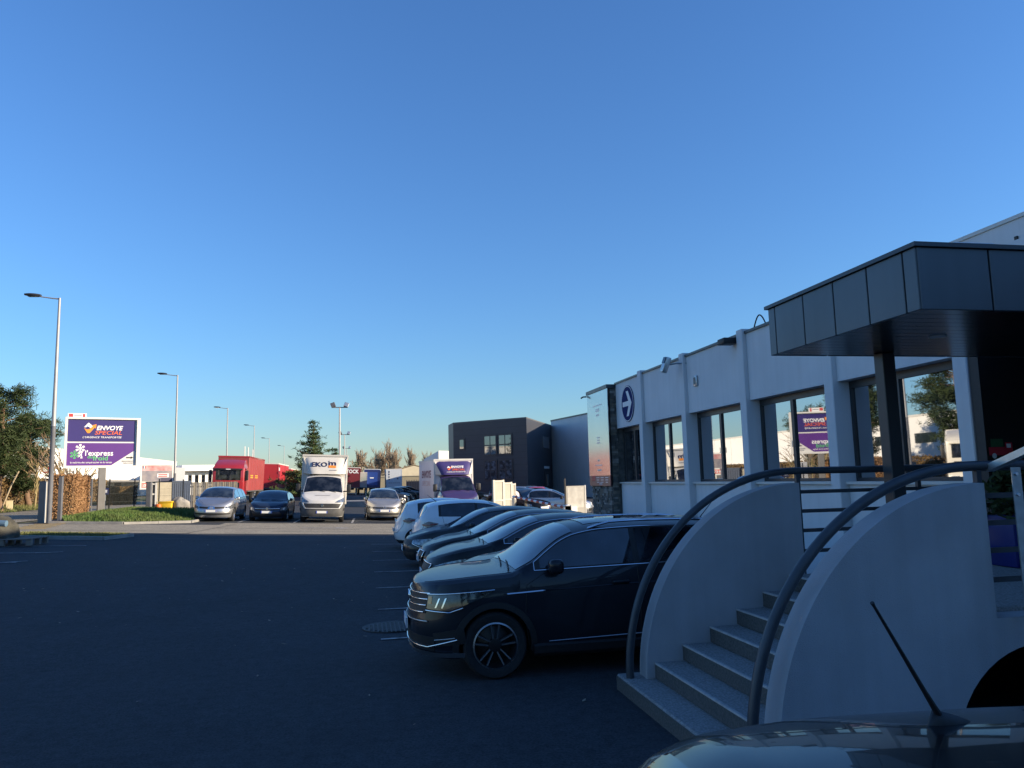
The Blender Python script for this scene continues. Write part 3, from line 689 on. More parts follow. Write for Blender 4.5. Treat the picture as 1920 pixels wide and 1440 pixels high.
def rng(a, b, st):
    n = max(1, int(round((b - a) / st))); return [a + (b - a) * i / n for i in range(n + 1)]
def sheet(name, m, xs, ys, dz, kind="structure", zf=None):
    mb = MB(); mb.grid([[(x, y, (zf or gz)(x, y) + dz) for x in xs] for y in ys]); o = mb.build(name, m, None, sharp=None, smooth=False)
    return tag(o, kind=kind)
sheet("ground", M_SOIL, [-2500, -800, -300, -120, -60] + rng(-40, 4, 2) + [10, 40, 120, 400, 2500], [-400, -100, -40, 0] + rng(6, 34, 2) + [60, 120, 300, 900, 3500], -.03)
sheet("car_park", M_ASPH_SHADE, rng(-14.2, 2, .9) + [8, 20, 50], [-40, -10, 0] + rng(5, 32, 1) + [60, 100, 145], 0.0)
sheet("road", M_ASPH_SUN, [-22.6, -18.5, -14.9], [-60, 0] + rng(5, 32, 1) + [120, 300, 500], .004)
# entrance lane between the yard and the road, sunlight painted into its colour
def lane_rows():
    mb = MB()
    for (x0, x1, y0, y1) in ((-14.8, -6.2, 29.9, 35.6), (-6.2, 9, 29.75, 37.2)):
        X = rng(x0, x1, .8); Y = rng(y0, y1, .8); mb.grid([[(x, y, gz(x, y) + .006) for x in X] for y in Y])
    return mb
tag(lane_rows().build("entrance_lane", M_ASPH_SUN, None, smooth=False), kind="structure")
def strip(name, m, p, q, wd, dz=.011, seg=6):
    """painted line on the ground from p to q"""
    P, Q = Vector((*p, 0)), Vector((*q, 0)); d = (Q - P).normalized(); n = Vector((-d.y, d.x, 0)) * wd / 2; rows = []
    for i in range(seg + 1):
        c = P.lerp(Q, i / seg); rows.append([(c.x - n.x, c.y - n.y, gz(c.x, c.y) + dz), (c.x + n.x, c.y + n.y, gz(c.x, c.y) + dz)])
    o = MB().grid(rows, flip=True).build(name, m, None, smooth=False); return tag(o, kind="structure")
for y in (10.28, 12.6, 15.05, 17.6, 20.05, 22.5, 25.0): strip("painted_line", M_PAINTW, (.2, y), (5.2, y), .07)
for y in (18.9, 21.07, 23.15, 24.9): strip("painted_line", M_PAINTW, (-12.6, y), (-8.35, y + .03), .11)
strip("painted_line", M_PAINTW, (-8.75, 24.9), (-8.05, 25.0), .11); strip("painted_line", M_PAINTW, (-8.7, 23.1), (-8.1, 23.35), .11); strip("painted_line", M_PAINTW, (-8.9, 21.0), (-8.2, 21.35), .11)
for x in (-8.35, -5.75, -3.25, -.6): strip("painted_line", M_PAINTW, (x, 37.7), (x + .05, 42.6), .11)
strip("painted_arrow", M_PAINTW, (-2.55, 33.7), (-1.15, 33.6), .16)
o = MB().add([(x, y, gz(x, y) + .011) for (x, y) in ((-1.2, 33.95), (-1.2, 33.3), (-.45, 33.58))], [(0, 1, 2)]).build("painted_arrow", M_PAINTW, None, smooth=False); tag(o, kind="structure")
for i in range(5):
    a = (-12.35 - .13 * i, 31.95 + .85 * i); strip("hazard_stripe", M_PAINTY, (a[0] - .55, a[1]), (a[0] + .45, a[1] + .55), .3, .013)
M_TAR = mat("tar seam", (.03, .03, .032), .7, var=.2, scale=5)
for (p, q) in (((-7.6, 27.6), (2.4, 25.7)), ((-3.5, 31.2), (6, 30.6)), ((-6, 33.2), (-.2, 32.6)), ((-6.3, 29.95), (-5.6, 36)), ((-13.5, 31.5), (-6.3, 31.2))): strip("tar_seam", M_TAR, p, q, .07, .012, 8)
lv = MB(); rl_ = random.Random(12)
for _ in range(130):
    x, y = rl_.uniform(-9, 2.2), rl_.uniform(3.5, 28); s_ = rl_.uniform(.015, .045); a_ = rl_.uniform(0, 6.3); z = gz(x, y) + .014; c_, d_ = math.cos(a_) * s_, math.sin(a_) * s_
    lv.add([(x - c_, y - d_, z), (x + d_ * .5, y - c_ * .5, z + .004), (x + c_, y + d_, z + s_ * .4), (x - d_ * .5, y + c_ * .5, z + .002)], [(0, 1, 2, 3)])
tag(lv.build("leaf_litter", mat("dry leaf litter", (.3, .27, .2), .8, col2=(.1, .08, .05), scale=.7), None, smooth=False), "scattered dry leaves and scraps on the shaded asphalt", "litter", kind="stuff")
for y in range(-20, 260, 7): strip("lane_dash", M_PAINTW, (-18.6, y), (-18.6, y + 3), .12, .012, 2)
# manhole, kerbs
def manhole(x, y, r):
    z = gz(x, y); t = thing("manhole_cover", "round cast iron manhole cover in the asphalt by the dark grey car's nose", "manhole cover", (x, y, z + .004))
    MB().lathe([(r * .9, .004), (r, .012), (r, 0)], 32).build("ring", mat("cast iron", (.07, .07, .072), .6, metal=.5, var=.3, scale=30), t)
    mb = MB(); mb.lathe([(0, .006), (r * .9, .006)], 32); mb.build("lid", MATS["cast iron"], t)
    mb = MB()
    for i in range(-6, 7):
        for j in range(-6, 7):
            if math.hypot(i, j) * r / 7.2 < r * .85: mb.bx(i * r / 7.2 - .018, i * r / 7.2 + .018, j * r / 7.2 - .018, j * r / 7.2 + .018, .006, .016)
    mb.build("tread_studs", MATS["cast iron"], t, smooth=False, kind="stuff")
manhole(.38, 11.1, .42)
def kerb_line(pts, label):
    k = 0
    for p, q in zip(pts, pts[1:]):
        P, Q = Vector((*p, 0)), Vector((*q, 0)); n = max(1, int((Q - P).length / 1.0)); d = (Q - P).normalized(); s_ = Vector((-d.y, d.x, 0)) * .07
        root = None
        for i in range(n):
            a = P.lerp(Q, i / n) + d * .006; b = P.lerp(Q, (i + 1) / n) - d * .006; za, zb_ = gz(a.x, a.y), gz(b.x, b.y); h = .11 + random.uniform(-.008, .008)
            vs = [a - s_, a + s_, b + s_, b - s_]; lo = [(v.x, v.y, gz(v.x, v.y) - .05) for v in vs]; hi = [(v.x, v.y, (za if j < 2 else zb_) + h) for j, v in enumerate(vs)]
            o = MB().add(lo + hi, [(4, 5, 6, 7), (0, 1, 5, 4), (1, 2, 6, 5), (2, 3, 7, 6), (3, 0, 4, 7)]).build("kerb_stone", M_CONC, KERB, smooth=False)
KERB = link(bpy.data.objects.new("kerb", None)); tag(KERB, kind="structure")
kerb_line([(-13.1, 36.05), (-10.1, 35.75), (-7.7, 37.2), (-7.5, 44)], ""); kerb_line([(-11.6, 27.55), (-8.2, 26.9), (-7.7, 28.3)], "")
# grassy verges: soft mounds
def patch(name, m, poly, hmax, step=.35, dz=.02):
    xs = [p[0] for p in poly]; ys = [p[1] for p in poly]
    def inside(x, y):
        c = False; n = len(poly)
        for i in range(n):
            (x1, y1), (x2, y2) = poly[i], poly[(i + 1) % n]
            if (y1 > y) != (y2 > y) and x < (x2 - x1) * (y - y1) / (y2 - y1) + x1: c = not c
        return c
    def dist(x, y):
        d = 9e9; n = len(poly)
        for i in range(n):
            (x1, y1), (x2, y2) = poly[i], poly[(i + 1) % n]; dx, dy = x2 - x1, y2 - y1; t = max(0, min(1, ((x - x1) * dx + (y - y1) * dy) / (dx * dx + dy * dy)))
            d = min(d, math.hypot(x - x1 - t * dx, y - y1 - t * dy))
        return d
    X = rng(min(xs), max(xs), step); Y = rng(min(ys), max(ys), step); mb = MB(); hh = {}
    def zf(x, y): return gz(x, y) + dz + hmax * ss(0, 1.6, dist(x, y)) * (1 + .25 * math.sin(x * 2.1) * math.cos(y * 1.7))
    for i in range(len(X) - 1):
        for j in range(len(Y) - 1):
            if inside((X[i] + X[i + 1]) / 2, (Y[j] + Y[j + 1]) / 2):
                mb.add([(x, y, zf(x, y) if inside(x, y) else gz(x, y) + dz) for x, y in ((X[i], Y[j]), (X[i + 1], Y[j]), (X[i + 1], Y[j + 1]), (X[i], Y[j + 1]))], [(0, 1, 2, 3)])
    o = mb.build(name, m, None, sharp=None, smooth=False); tag(o, kind="structure"); return inside, zf
def blades(name, label, inside, zf, box, n, h, m, seed=1):
    rnd = random.Random(seed); mb = MB()
    for _ in range(n):
        x = rnd.uniform(box[0], box[1]); y = rnd.uniform(box[2], box[3])
        if not inside(x, y): continue
        z = zf(x, y) - .01; a = rnd.uniform(0, 6.3); hh = h * rnd.uniform(.4, 1.25); wd = .012 + .02 * rnd.random(); lx, ly = math.cos(a) * hh * .45, math.sin(a) * hh * .45
        mb.add([(x - math.sin(a) * wd, y + math.cos(a) * wd, z), (x + math.sin(a) * wd, y - math.cos(a) * wd, z), (x + lx, y + ly, z + hh)], [(0, 1, 2)])
    o = mb.build(name, m, None, smooth=False); tag(o, label, "grass", kind="stuff")
M_GRASS = mat("grass blades", (.06, .12, .018), .8, col2=(.115, .145, .04), scale=.9)
M_DRYGRASS = mat("dry grass blades", (.16, .15, .05), .8, col2=(.09, .12, .03), scale=.9)
vp = [(-13.3, 38.4), (-12.6, 36.3), (-10.1, 35.9), (-7.8, 37.3), (-7.7, 46), (-9.5, 48), (-14.3, 50), (-14.2, 40)]
ins, zf = patch("grass_verge", M_TURF, vp, .2); blades("grass", "bright green grass growing round the post of the big sign", ins, zf, (-14.3, -7.6, 35.9, 50), 42000, .17, M_GRASS); VERGE = zf
ip = [(-11.7, 29.9), (-11.5, 27.65), (-8.3, 27.05), (-7.8, 28.4), (-8.1, 29.4)]
ins, zf2 = patch("grass_island", M_TURF, ip, .06); blades("grass", "thin short grass on the little island inside the shadow edge", ins, zf2, (-11.7, -7.8, 27, 29.9), 9000, .07, M_DRYGRASS, 2)
np_ = [(-14.75, -30), (-14.3, -30), (-14.3, 25), (-13.2, 29.8), (-14.75, 31)]
ins, zf3 = patch("grass_strip", M_TURF, [(-14.8, 0), (-13.0, 0), (-12.4, 24), (-12.9, 30.8), (-14.8, 31.2)], .12, .4); blades("grass", "rough grass strip beside the road at the picture's left edge", ins, zf3, (-14.8, -12.4, 14, 31), 6000, .14, M_DRYGRASS, 3)
ins, zf4 = patch("road_verge", M_TURF, [(-27.0, 20), (-22.7, 20), (-22.7, 110), (-27.0, 110)], .15, .9); blades("grass", "rough grass along the far side of the road under the brown hedge", ins, zf4, (-27, -22.7, 28, 75), 14000, .22, M_DRYGRASS, 4)

# ------------------------------------------------------------------ office wing on the right (in shade), with pilasters and deep set windows
PYS = [19.8, 16.95, 14.05, 11.2, 8.42]; PW = .24; ZS, ZW, ZP = 1.83, 3.41, 4.73
off = thing("office_building", "long white office wing with pilasters and dark deep-set windows on the right", "building", (7.3, 0, 0))
mb = MB(); mb.bx(.62, 26, -45, 22.3, 0, 4.6); core = mb.build("wall_core", M_WHITEWALL, off, smooth=False)
MB().bx(.46, 26, -45, 22.34, 4.602, 4.66).build("roof", mat("roof felt", (.08, .08, .08), .9), off, smooth=False)
def yint(a, b): return (a + .003, b - .003)
bays = [(PYS[0], 21.93)] + [(PYS[k + 1], PYS[k] - PW) for k in range(4)]
for p in PYS: MB().rb(0, .60, p - PW, p, 0, 4.83, .012, 1).build("pilaster", M_WHITEWALL, off)
for k, (a, b) in enumerate(bays):
    a0, b0 = yint(a, b)
    MB().bx(.09, .60, a0, b0, ZW, ZP).build("upper_panel", M_WHITEWALL, off, smooth=False)
    MB().bx(.16, .60, a0, b0, 0, ZS - .05).build("lower_panel", M_WHITEWALL, off, smooth=False)
    MB().bx(.10, .60, a0, b0, ZS - .045, ZS).build("sill", M_CREAM, off, smooth=False)
    MB().bx(.05, .58, a0, b0, ZP + .002, ZP + .05).build("coping", M_ANTHRA, off, smooth=False)
    wroot = MB(); fx0, fx1 = .29, .35; t_ = .055; m_ = b0 - (b0 - a0) * .44
    wroot.bx(fx0, fx1, a0, a0 + t_, ZS, ZW); wroot.bx(fx0, fx1, b0 - t_, b0, ZS, ZW); wroot.bx(fx0, fx1, a0 + t_, b0 - t_, ZS, ZS + t_); wroot.bx(fx0, fx1, a0 + t_, b0 - t_, ZW - t_ - .06, ZW)
    wroot.bx(fx0 - .004, fx1, m_ - .045, m_ + .045, ZS + t_, ZW - t_ - .06)
    wf = wroot.build("window", M_DARKFRAME, off, smooth=False)
    for (y0, y1) in ((a0 + t_, m_ - .045), (m_ + .045, b0 - t_)):
        MB().bx(.32, .332, y0, y1, ZS + t_, ZW - t_ - .06).build("pane", M_WINGLASS, wf, smooth=False)
    MB().tube([(.28, m_ + .005, 2.45), (.25, m_ + .005, 2.45), (.25, m_ + .005, 2.56)], .008, 5).build("handle", M_GALV, wf)
# entrance recess: dark glazed doors behind the landing, dark lining
rec = MB(); rec.bx(1.55, 1.6, 3.0, 8.18, 0, 4.6); rec.build("recess_back", M_DARKFRAME, off, smooth=False)
core.data.clear_geometry(); c2 = MB(); c2.bx(.62, 26, 8.18, 22.3, 0, 4.6); c2.bx(1.62, 26, -45, 8.178, 0, 4.6); c2.bx(.1, 1.6, -45, 2.98, 0, 4.6); c2.bx(.1, 1.618, 2.982, 8.176, 3.66, 4.6)
tmp = c2.build("tmp", M_WHITEWALL, None, smooth=False); core.data = tmp.data; bpy.data.objects.remove(tmp)
MB().bx(.02, 1.54, 8.02, 8.17, 0, 3.64).build("recess_lining", M_BLACK, off, smooth=False)
for (y0, y1) in ((3.2, 4.7), (4.78, 5.9), (5.98, 7.1), (7.18, 7.98)):
    d = MB().bx(1.47, 1.54, y0, y1, 1.02, 3.4).build("door", M_DARKFRAME, off, smooth=False); MB().bx(1.455, 1.469, y0 + .07, y1 - .07, 1.15, 3.3).build("pane", glass("dark door glass", (.004, .004, .005), .02), d, smooth=False)
    MB().tube([(1.44, y0 + .14, 1.9), (1.40, y0 + .14, 1.9), (1.40, y0 + .14, 2.4), (1.44, y0 + .14, 2.4)], .014, 6).build("handle", M_GALV, d)
# stone faced pier with the polished steel panel
def stone_face(mb, org, ux, w_, h_, nrm, sz=.16, seed=3):
    rnd = random.Random(seed); org, ux, nrm = Vector(org), Vector(ux), Vector(nrm); z = 0
    while z < h_ - .01:
        hh = min(h_ - z, sz * rnd.uniform(.35, .6)); x = 0
        while x < w_ - .005:
            ww = min(w_ - x, sz * rnd.uniform(.7, 2.0)); d = rnd.uniform(.005, .05); a = org + ux * (x + .004) + Vector((0, 0, z + .004)); q = ux * (ww - .008); u = Vector((0, 0, hh - .008)); mi = rnd.choice((0, 0, 1, 2))
            v = [a, a + q, a + q + u, a + u]; mb.add([p for p in v] + [p + nrm * d for p in v], [(4, 5, 6, 7), (0, 1, 5, 4), (1, 2, 6, 5), (2, 3, 7, 6), (3, 0, 4, 7)], mi); x += ww
        z += hh
STN = [mat("dark slate stone", (.10, .095, .085), .85, var=.3, scale=9, bump=.4, bscale=40), mat("brown slate stone", (.16, .14, .11), .85, var=.3, scale=9, bump=.4, bscale=40), mat("grey slate stone", (.22, .21, .19), .85, var=.3, scale=9, bump=.4, bscale=40)]
mb = MB(); mb.bx(-.10, .60, 21.96, 24.0, 0, 4.62); pier = mb.build("stone_pier", STN[0], off, smooth=False)
mb = MB(); stone_face(mb, (-.10, 24.0, 0), (0, -1, 0), 2.04, 1.74, (-1, 0, 0)); mb.build("stone_facing", STN, pier, smooth=False, kind="stuff")
mb = MB(); stone_face(mb, (-.10, 21.96, 0), (1, 0, 0), .2, 4.62, (0, -1, 0), seed=5); mb.build("stone_facing", STN, pier, smooth=False, kind="stuff")
MB().bx(-.21, .62, 21.9, 24.06, 4.63, 4.74).build("pier_coping", M_ANTHRA, pier, smooth=False)
M_STEEL = mat("polished steel sign face", (.5, .53, .55), .16, metal=1.0, var=.03, scale=1.2, bump=.012, bscale=3)
stl = MB().bx(-.185, -.16, 21.9, 24.04, 2.03, 4.625).build("steel_sign_panel", M_STEEL, pier, smooth=False)
low = MB().bx(-.186, -.16, 21.9, 24.04, 1.72, 2.025).build("sign_base_panel", mat("plum sign panel", (.10, .03, .05), .3), pier, smooth=False)
M_SIGNW = mat("sign white", (.78, .78, .78), .6, spec=.2); M_SIGNRED = mat("sign red", (.5, .04, .04), .5)
def on_pier(y, z, w_, h_, m, nm="sign_print"): MB().bx(-.1895, -.1865, y - w_ / 2, y + w_ / 2, z - h_ / 2, z + h_ / 2).build(nm, m, pier, smooth=False)
on_pier(23.6, 1.95, .35, .16, M_SIGNRED)
for i in range(3):
    for j in range(3): on_pier(23.15 - .45 * i, 1.97 - .07 * j, .3 - .05 * j, .022, M_SIGNW)
for i in range(3): on_pier(22.95 - .1 * i, 1.79, .04, .08, M_SIGNW)
M_ETCH = mat("etched lettering", (.6, .62, .64), .45, metal=.6)
for i, (y, z, w_, h_) in enumerate([(22.95, 4.2, .9, .04), (22.95, 4.05, .35, .1), (22.95, 3.9, .3, .06), (22.95, 3.2, .3, .04), (22.95, 3.12, .24, .04), (22.95, 3.04, .34, .04), (23.0, 2.5, .2, .05), (23.0, 2.35, .7, .03), (22.95, 2.2, .4, .05)]): on_pier(y, z, w_, h_, M_ETCH, "etched_line")
MB().tube([(-.18, 24.1, 4.6), (-.28, 24.15, 4.6), (-.34, 24.2, 4.56)], .025, 6).build("spotlight", M_BLACK, pier)
# round blue arrow sign on the first upper panel
sg = thing("arrow_sign", "round blue traffic sign with white arrow on the white wall", "sign", (7.385, 20.85, 4.05))
M_SBLUE = mat("sign blue", (.009, .022, .12), .7, spec=.1)
Mx = Matrix.Rotation(-math.pi / 2, 4, 'Y'); DR = .52
MB().lathe([(0, .02), (DR, .02), (DR, .0)], 40, Mx).build("disc", M_SBLUE, sg, sharp=40)
MB().lathe([(DR - .035, .0225), (DR - .012, .0225)], 40, Mx).build("rim", M_SIGNW, sg, smooth=False)
ap = [(-.40, -.07), (.10, -.07), (-.09, -.36), (.09, -.36), (.36, 0), (.09, .36), (-.09, .36), (.10, .07), (-.40, .07)]
MB().prism([(-.0225, -x, z) for (x, z) in ap], (-.003, 0, 0)).build("arrow", M_SIGNW, sg, smooth=False)
# fittings on the wall
fl = thing("floodlight", "grey floodlight on a bracket above the second window", "floodlight", (7.36, 16.98, 4.46))
MB().tube([(.06, -.3, .12), (-.15, -.12, .14), (-.36, .02, .12)], .02, 6).build("bracket", M_GALV, fl)
q = MB(); q.rb(-.46, -.33, -.11, .11, -.19, .19, .025, 2); h_ = q.build("lamp_head", M_GALV, fl); h_.rotation_euler = (R(10), R(18), 0)
q = MB(); q.bx(-.475, -.462, -.085, .085, .02, .17); hh = q.build("lamp_glass", M_CARGLASS, h_)
cm = thing("security_camera", "small black camera under the parapet at the third pilaster", "camera", (7.36, 14.15, 4.66)); MB().rb(-.3, 0, -.05, .25, -.07, .05, .02, 2).build("housing", M_BLACK, cm); MB().tube([(-.05, 0, 0), (.06, 0, -.05)], .02, 6).build("mount", M_BLACK, cm)
jb = thing("junction_box", "little grey box on the white wall beside the second pilaster", "box", (7.39, 16.2, 4.1)); MB().rb(-.05, 0, -.09, .09, -.12, .12, .015, 2).build("box", M_GALV, jb); MB().bx(-.055, -.05, -.06, .06, -.08, .08).build("lid", M_CONC, jb, smooth=False)
for (y0, y1, hgt, lab) in ((17.1, 16.6, .09, "thin black cable looping over the parapet near the floodlight"), (13.62, 13.1, .27, "tall black cable loop standing above the parapet next to the canopy")):
    P = [(7.45, y0 + (y1 - y0) * i / 12, 4.74 + hgt * math.sin(math.pi * i / 12)) for i in range(13)]; o = MB().tube(P, .014, 5).build("cable_loop", M_BLACK, None); tag(o, lab, "cable")
fb = MB()
for i in range(9):
    a = Vector((7.9 + random.uniform(-.2, .5), 15.6 + random.uniform(-.5, .6), 4.68)); fb.bx(a.x, a.x + .35, a.y, a.y + .3, a.z, a.z + .06 + .14 * random.random())
tag(fb.build("roof_membrane", mat("foil membrane", (.45, .46, .47), .35, metal=.6, var=.2), None, smooth=False), "crumpled silver roofing foil lying on the parapet edge", "roofing")
# high white warehouse behind
wh = thing("white_warehouse", "tall white warehouse wall rising behind the entrance canopy", "building", (16, 0, 0))
MB().bx(0, 30, -60, 18.1, 0, 8.13).build("wall", M_WHITEWALL, wh, smooth=False); MB().bx(-.04, 30, -60, 18.14, 8.132, 8.23).build("coping", M_CREAM, wh, smooth=False)
for y in (16.9, 15.9, 14.7): MB().rb(-.05, 0, y - .05, y + .05, 7.6, 7.7, .01, 1).build("overflow_spout", M_BLACK, wh)

# ------------------------------------------------------------------ entrance canopy
cp = thing("entrance_canopy", "flat anthracite canopy clad in square panels over the entrance steps", "canopy", (4.0, 0, 0))
CY0, CY1, CZ0, CZ1, CD = 4.86, 7.0, 3.16, 3.63, 4.9
MB().bx(.03, CD, CY0 + .03, CY1 - .03, CZ0 + .03, CZ1).build("core", M_BLACK, cp, smooth=False)
MB().bx(-.025, CD, CY0 - .025, CY1 + .025, CZ1 + .002, CZ1 + .035).build("coping", M_ANTHRA, cp, smooth=False)
ys = [CY1, CY1 - .13, CY1 - .63, CY1 - 1.10, CY1 - 1.56, CY1 - 1.99, CY0]
for a, b in zip(ys, ys[1:]): MB().rb(.0, .028, b + .008, a - .008, CZ0, CZ1, .004, 1).build("fascia_panel", M_PANEL, cp)
xs = [0.002, .62, 1.3, 2.0, 2.7, 3.4, 4.1, CD]
for a, b in zip(xs, xs[1:]): MB().rb(a + .01, b - .006, CY0, CY0 + .028, CZ0, CZ1, .004, 1).build("fascia_panel", M_PANEL, cp)
for a, b in zip(xs, xs[1:]): MB().rb(a + .01, b - .006, CY1 - .028, CY1, CZ0, CZ1, .004, 1).build("fascia_panel", M_PANEL, cp)
M_SOFFIT = mat("black soffit boards", (.018, .019, .022), .22, var=.2, scale=6)
n = 14
for i in range(n):
    a = CY0 + .03 + (CY1 - CY0 - .06) * i / n; b = CY0 + .03 + (CY1 - CY0 - .06) * (i + 1) / n
    MB().bx(.03, CD, a + .004, b - .004, CZ0 + .004, CZ0 + .028).build("soffit_board", M_SOFFIT, cp, smooth=False)
for (x, y) in ((1.0, 5.9), (3.0, 5.9)): MB().lathe([(0, -.003), (.07, -.003), (.075, .004)], 20, Matrix.Translation((x, y, CZ0))).build("downlight", M_CREAM, cp)
MB().rb(1.08, 1.22, 6.76, 6.90, 1.02, CZ0 + .002, .006, 1).build("post", M_DARKFRAME, cp)

# ------------------------------------------------------------------ entrance steps between two quarter round walls
st = thing("entrance_stairs", "pebbled concrete steps between two white quarter-round walls with dark pipe handrails", "stairs", (0, 0, 0))
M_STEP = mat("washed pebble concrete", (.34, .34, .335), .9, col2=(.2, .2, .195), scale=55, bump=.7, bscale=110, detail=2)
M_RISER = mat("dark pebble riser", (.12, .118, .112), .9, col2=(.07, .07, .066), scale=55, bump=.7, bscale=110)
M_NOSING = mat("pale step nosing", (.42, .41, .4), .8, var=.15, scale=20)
bs_ = MB().rb(2.35, 4.2, 4.45, 7.28, -.02, .14, .012, 1).build("base_slab", M_STEP, st); MB().bx(2.343, 2.349, 4.46, 7.27, 0, .122).build("riser", M_RISER, bs_, smooth=False)  # slab riser is a dark sheet, shade and dirt put into its colour
for i in range(6):
    x = 2.63 + .28 * i; z = .14 + .1455 * (i + 1); x1 = x + .30 if i < 5 else 8.9
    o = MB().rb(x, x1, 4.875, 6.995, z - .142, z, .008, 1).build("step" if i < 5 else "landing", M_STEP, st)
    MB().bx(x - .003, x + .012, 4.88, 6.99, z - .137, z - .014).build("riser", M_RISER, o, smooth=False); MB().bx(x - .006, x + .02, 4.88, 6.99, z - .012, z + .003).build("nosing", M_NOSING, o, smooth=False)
MB().bx(4.2, 8.9, 6.2, 7.18, .02, .86).build("landing_base", M_BLACK, st, smooth=False)  # black: the dark seen through the arch is put into its colour
def quarter(y0, y1, extra=None):
    P = [(4.215, .142)] if extra is None else []
    rx, rz, cx = 1.665, 1.75, 4.215; out = []
    for i in range(41):
        a = math.pi / 2 * i / 40; out.append((cx - rx * math.cos(a), .142 + rz * math.sin(a)))
    poly = out + [(4.215, .98 if extra else .142)]
    if extra: poly += extra
    return MB().prism([(x, y0, z) for (x, z) in poly], (0, y1 - y0, 0))
quarter(7.0, 7.19).build("cheek_wall", M_ROUGHCAST, st, sharp=30)
arch = [(4.55 + .72 * math.cos(a), .10 + .70 * math.sin(a)) for a in [math.pi * i / 24 for i in range(25)]]
quarter(4.67, 4.87, [(8.9, .98), (8.9, -.02)] + [(5.27, -.02)] + arch + [(3.83, -.02), (2.55, -.02)]).build("cheek_wall", M_ROUGHCAST, st, sharp=30)
M_PIPE = mat("dark blue grey pipe paint", (.045, .052, .062), .42, var=.12, scale=8)
for (y, xe) in ((7.095, 7.25), (4.77, 7.25)):
    P = [(2.42, y, .14)]
    for i in range(33):
        a = math.pi / 2 * i / 32; P.append((4.215 - (1.665 + .13) * math.cos(a), y, .2 + (1.75 + .06) * math.sin(a)))
    P += [(4.6, y, 2.01), (5.4, y, 2.01), (xe, y, 2.01)]
    MB().tube(P, .037, 10).build("handrail", M_PIPE, st, sharp=60)
    for z in (1.22, 1.42, 1.61, 1.80): MB().bx(4.23, xe, y - .012, y + .012, z - .018, z + .018).build("rail_bar", M_PIPE, st, smooth=False)
    for x in (4.235, 5.6, 7.2): MB().bx(x, x + .04, y - .02, y + .02, .985, 1.98).build("rail_post", M_PIPE, st, smooth=False)
# galvanised ramp rail at the right edge
rr_ = thing("ramp_rail", "bolted galvanised steel handrail sloping up at the right edge", "handrail", (0, 0, 0))
a = cam_at(1857, 884, 5.45); b = cam_at(1975, 830, 5.0); d = (b - a); up_ = Vector((0, 0, 1)); sd = d.cross(up_).normalized() * .035
v = [a - sd, a + sd, b + sd, b - sd]; MB().add([p for p in v] + [p + Vector((0, 0, .05)) for p in v], [(3, 2, 1, 0), (4, 5, 6, 7), (0, 1, 5, 4), (1, 2, 6, 5), (2, 3, 7, 6), (3, 0, 4, 7)]).build("rail", M_GALV, rr_, smooth=False)
c_ = cam_at(1897, 872, 5.3)
MB().bx(c_.x - .035, c_.x + .03, c_.y - .03, c_.y - .022, 1.02, c_.z - .015).build("post", M_GALV, rr_, smooth=False); MB().bx(c_.x + .03, c_.x + .038, c_.y - .03, c_.y + .04, 1.02, c_.z - .015).build("post_flange", M_GALV, rr_, smooth=False)
for z in (.06, .20): MB().lathe([(0, .012), (.012, .012), (.014, 0)], 8, Matrix.Translation((c_.x - .005, c_.y - .031, c_.z - z)) @ Matrix.Rotation(math.pi / 2, 4, 'X')).build("bolt", M_CHROME, rr_)
# planter with an evergreen on the landing
pl = thing("planter", "blue planter box with a dark evergreen beside the entrance door", "planter", (6.42, 6.76, 1.017))
M_PBLUE = mat("blue planter plastic", (.006, .014, .15), .5); MB().rb(-.2, .2, -.18, .18, 0, .5, .02, 2).build("box", M_PBLUE, pl)
# festive sticker on the door glass
fs = thing("door_sticker", "red festive sticker with truck and tree on the dark entrance glass", "sticker", (7.58, 8.016, 2.06)); fs.scale = (.55, .55, .55)
M_STR = mat("sticker red", (.55, .03, .05), .5); M_STG = mat("sticker green", (.03, .12, .05), .5)
def stk(nm, m, y0, y1, z0, z1, e=0): MB().bx(y0, y1, -.006 - e, -.001 - e, z0, z1).build(nm, m, fs, smooth=False)
stk("truck_body", M_STR, -.42, .02, .14, .32); stk("truck_cab", M_STR, .0, .18, .14, .42); stk("cab_window", M_SIGNW, .03, .14, .3, .39, .002); stk("banner", M_STR, -.3, .42, -.2, .04); stk("tree", M_STG, -.36, -.05, .325, .5)
for y in (-.3, .1): MB().lathe([(0, .003), (.06, .003)], 14, Matrix.Translation((y, -.005, .13)) @ Matrix.Rotation(math.pi / 2, 4, 'X')).build("truck_wheel", M_SIGNW, fs)
# placements of the near row
def put(o, x, y, h, label, group=None):
    place(o, x, y, h); o["label"] = label
    if group: o["group"] = group
    return o
ROW = "cars parked nose out along the office wing"
def row(o, x, y, h, label, s_=.94):
    put(o, x, y, h, label, ROW); o.scale = (s_, s_, s_); return o
row(suv(), .46, 8.77, 0, "dark grey compact SUV with chrome window line, nearest of the parked row", .93)
row(hatch("vdub", P_BLACK2), 1.12, 11.4, 0, "black hatchback with barred chrome grille, just behind the grey SUV")
row(hatch("pug", P_BLACK), .98, 13.85, 0, "black hatchback with big almond headlamp and chrome fog lamp ring")
row(hatch("bmw", P_BLACK), 1.08, 16.3, 0, "dark saloon with twin upright chrome grilles in the parked row")
row(hatch("meg", P_ANTH), .88, 18.8, 0, "anthracite hatchback with chrome strip under its lamp beside the white hatchback")
row(zoe(), 5.1, 21.25, math.pi, "white electric hatchback, the nearer of the two white ones", .95)
row(zoe(), 4.72, 23.7, math.pi, "white electric hatchback, the farther of the two white ones", .95)
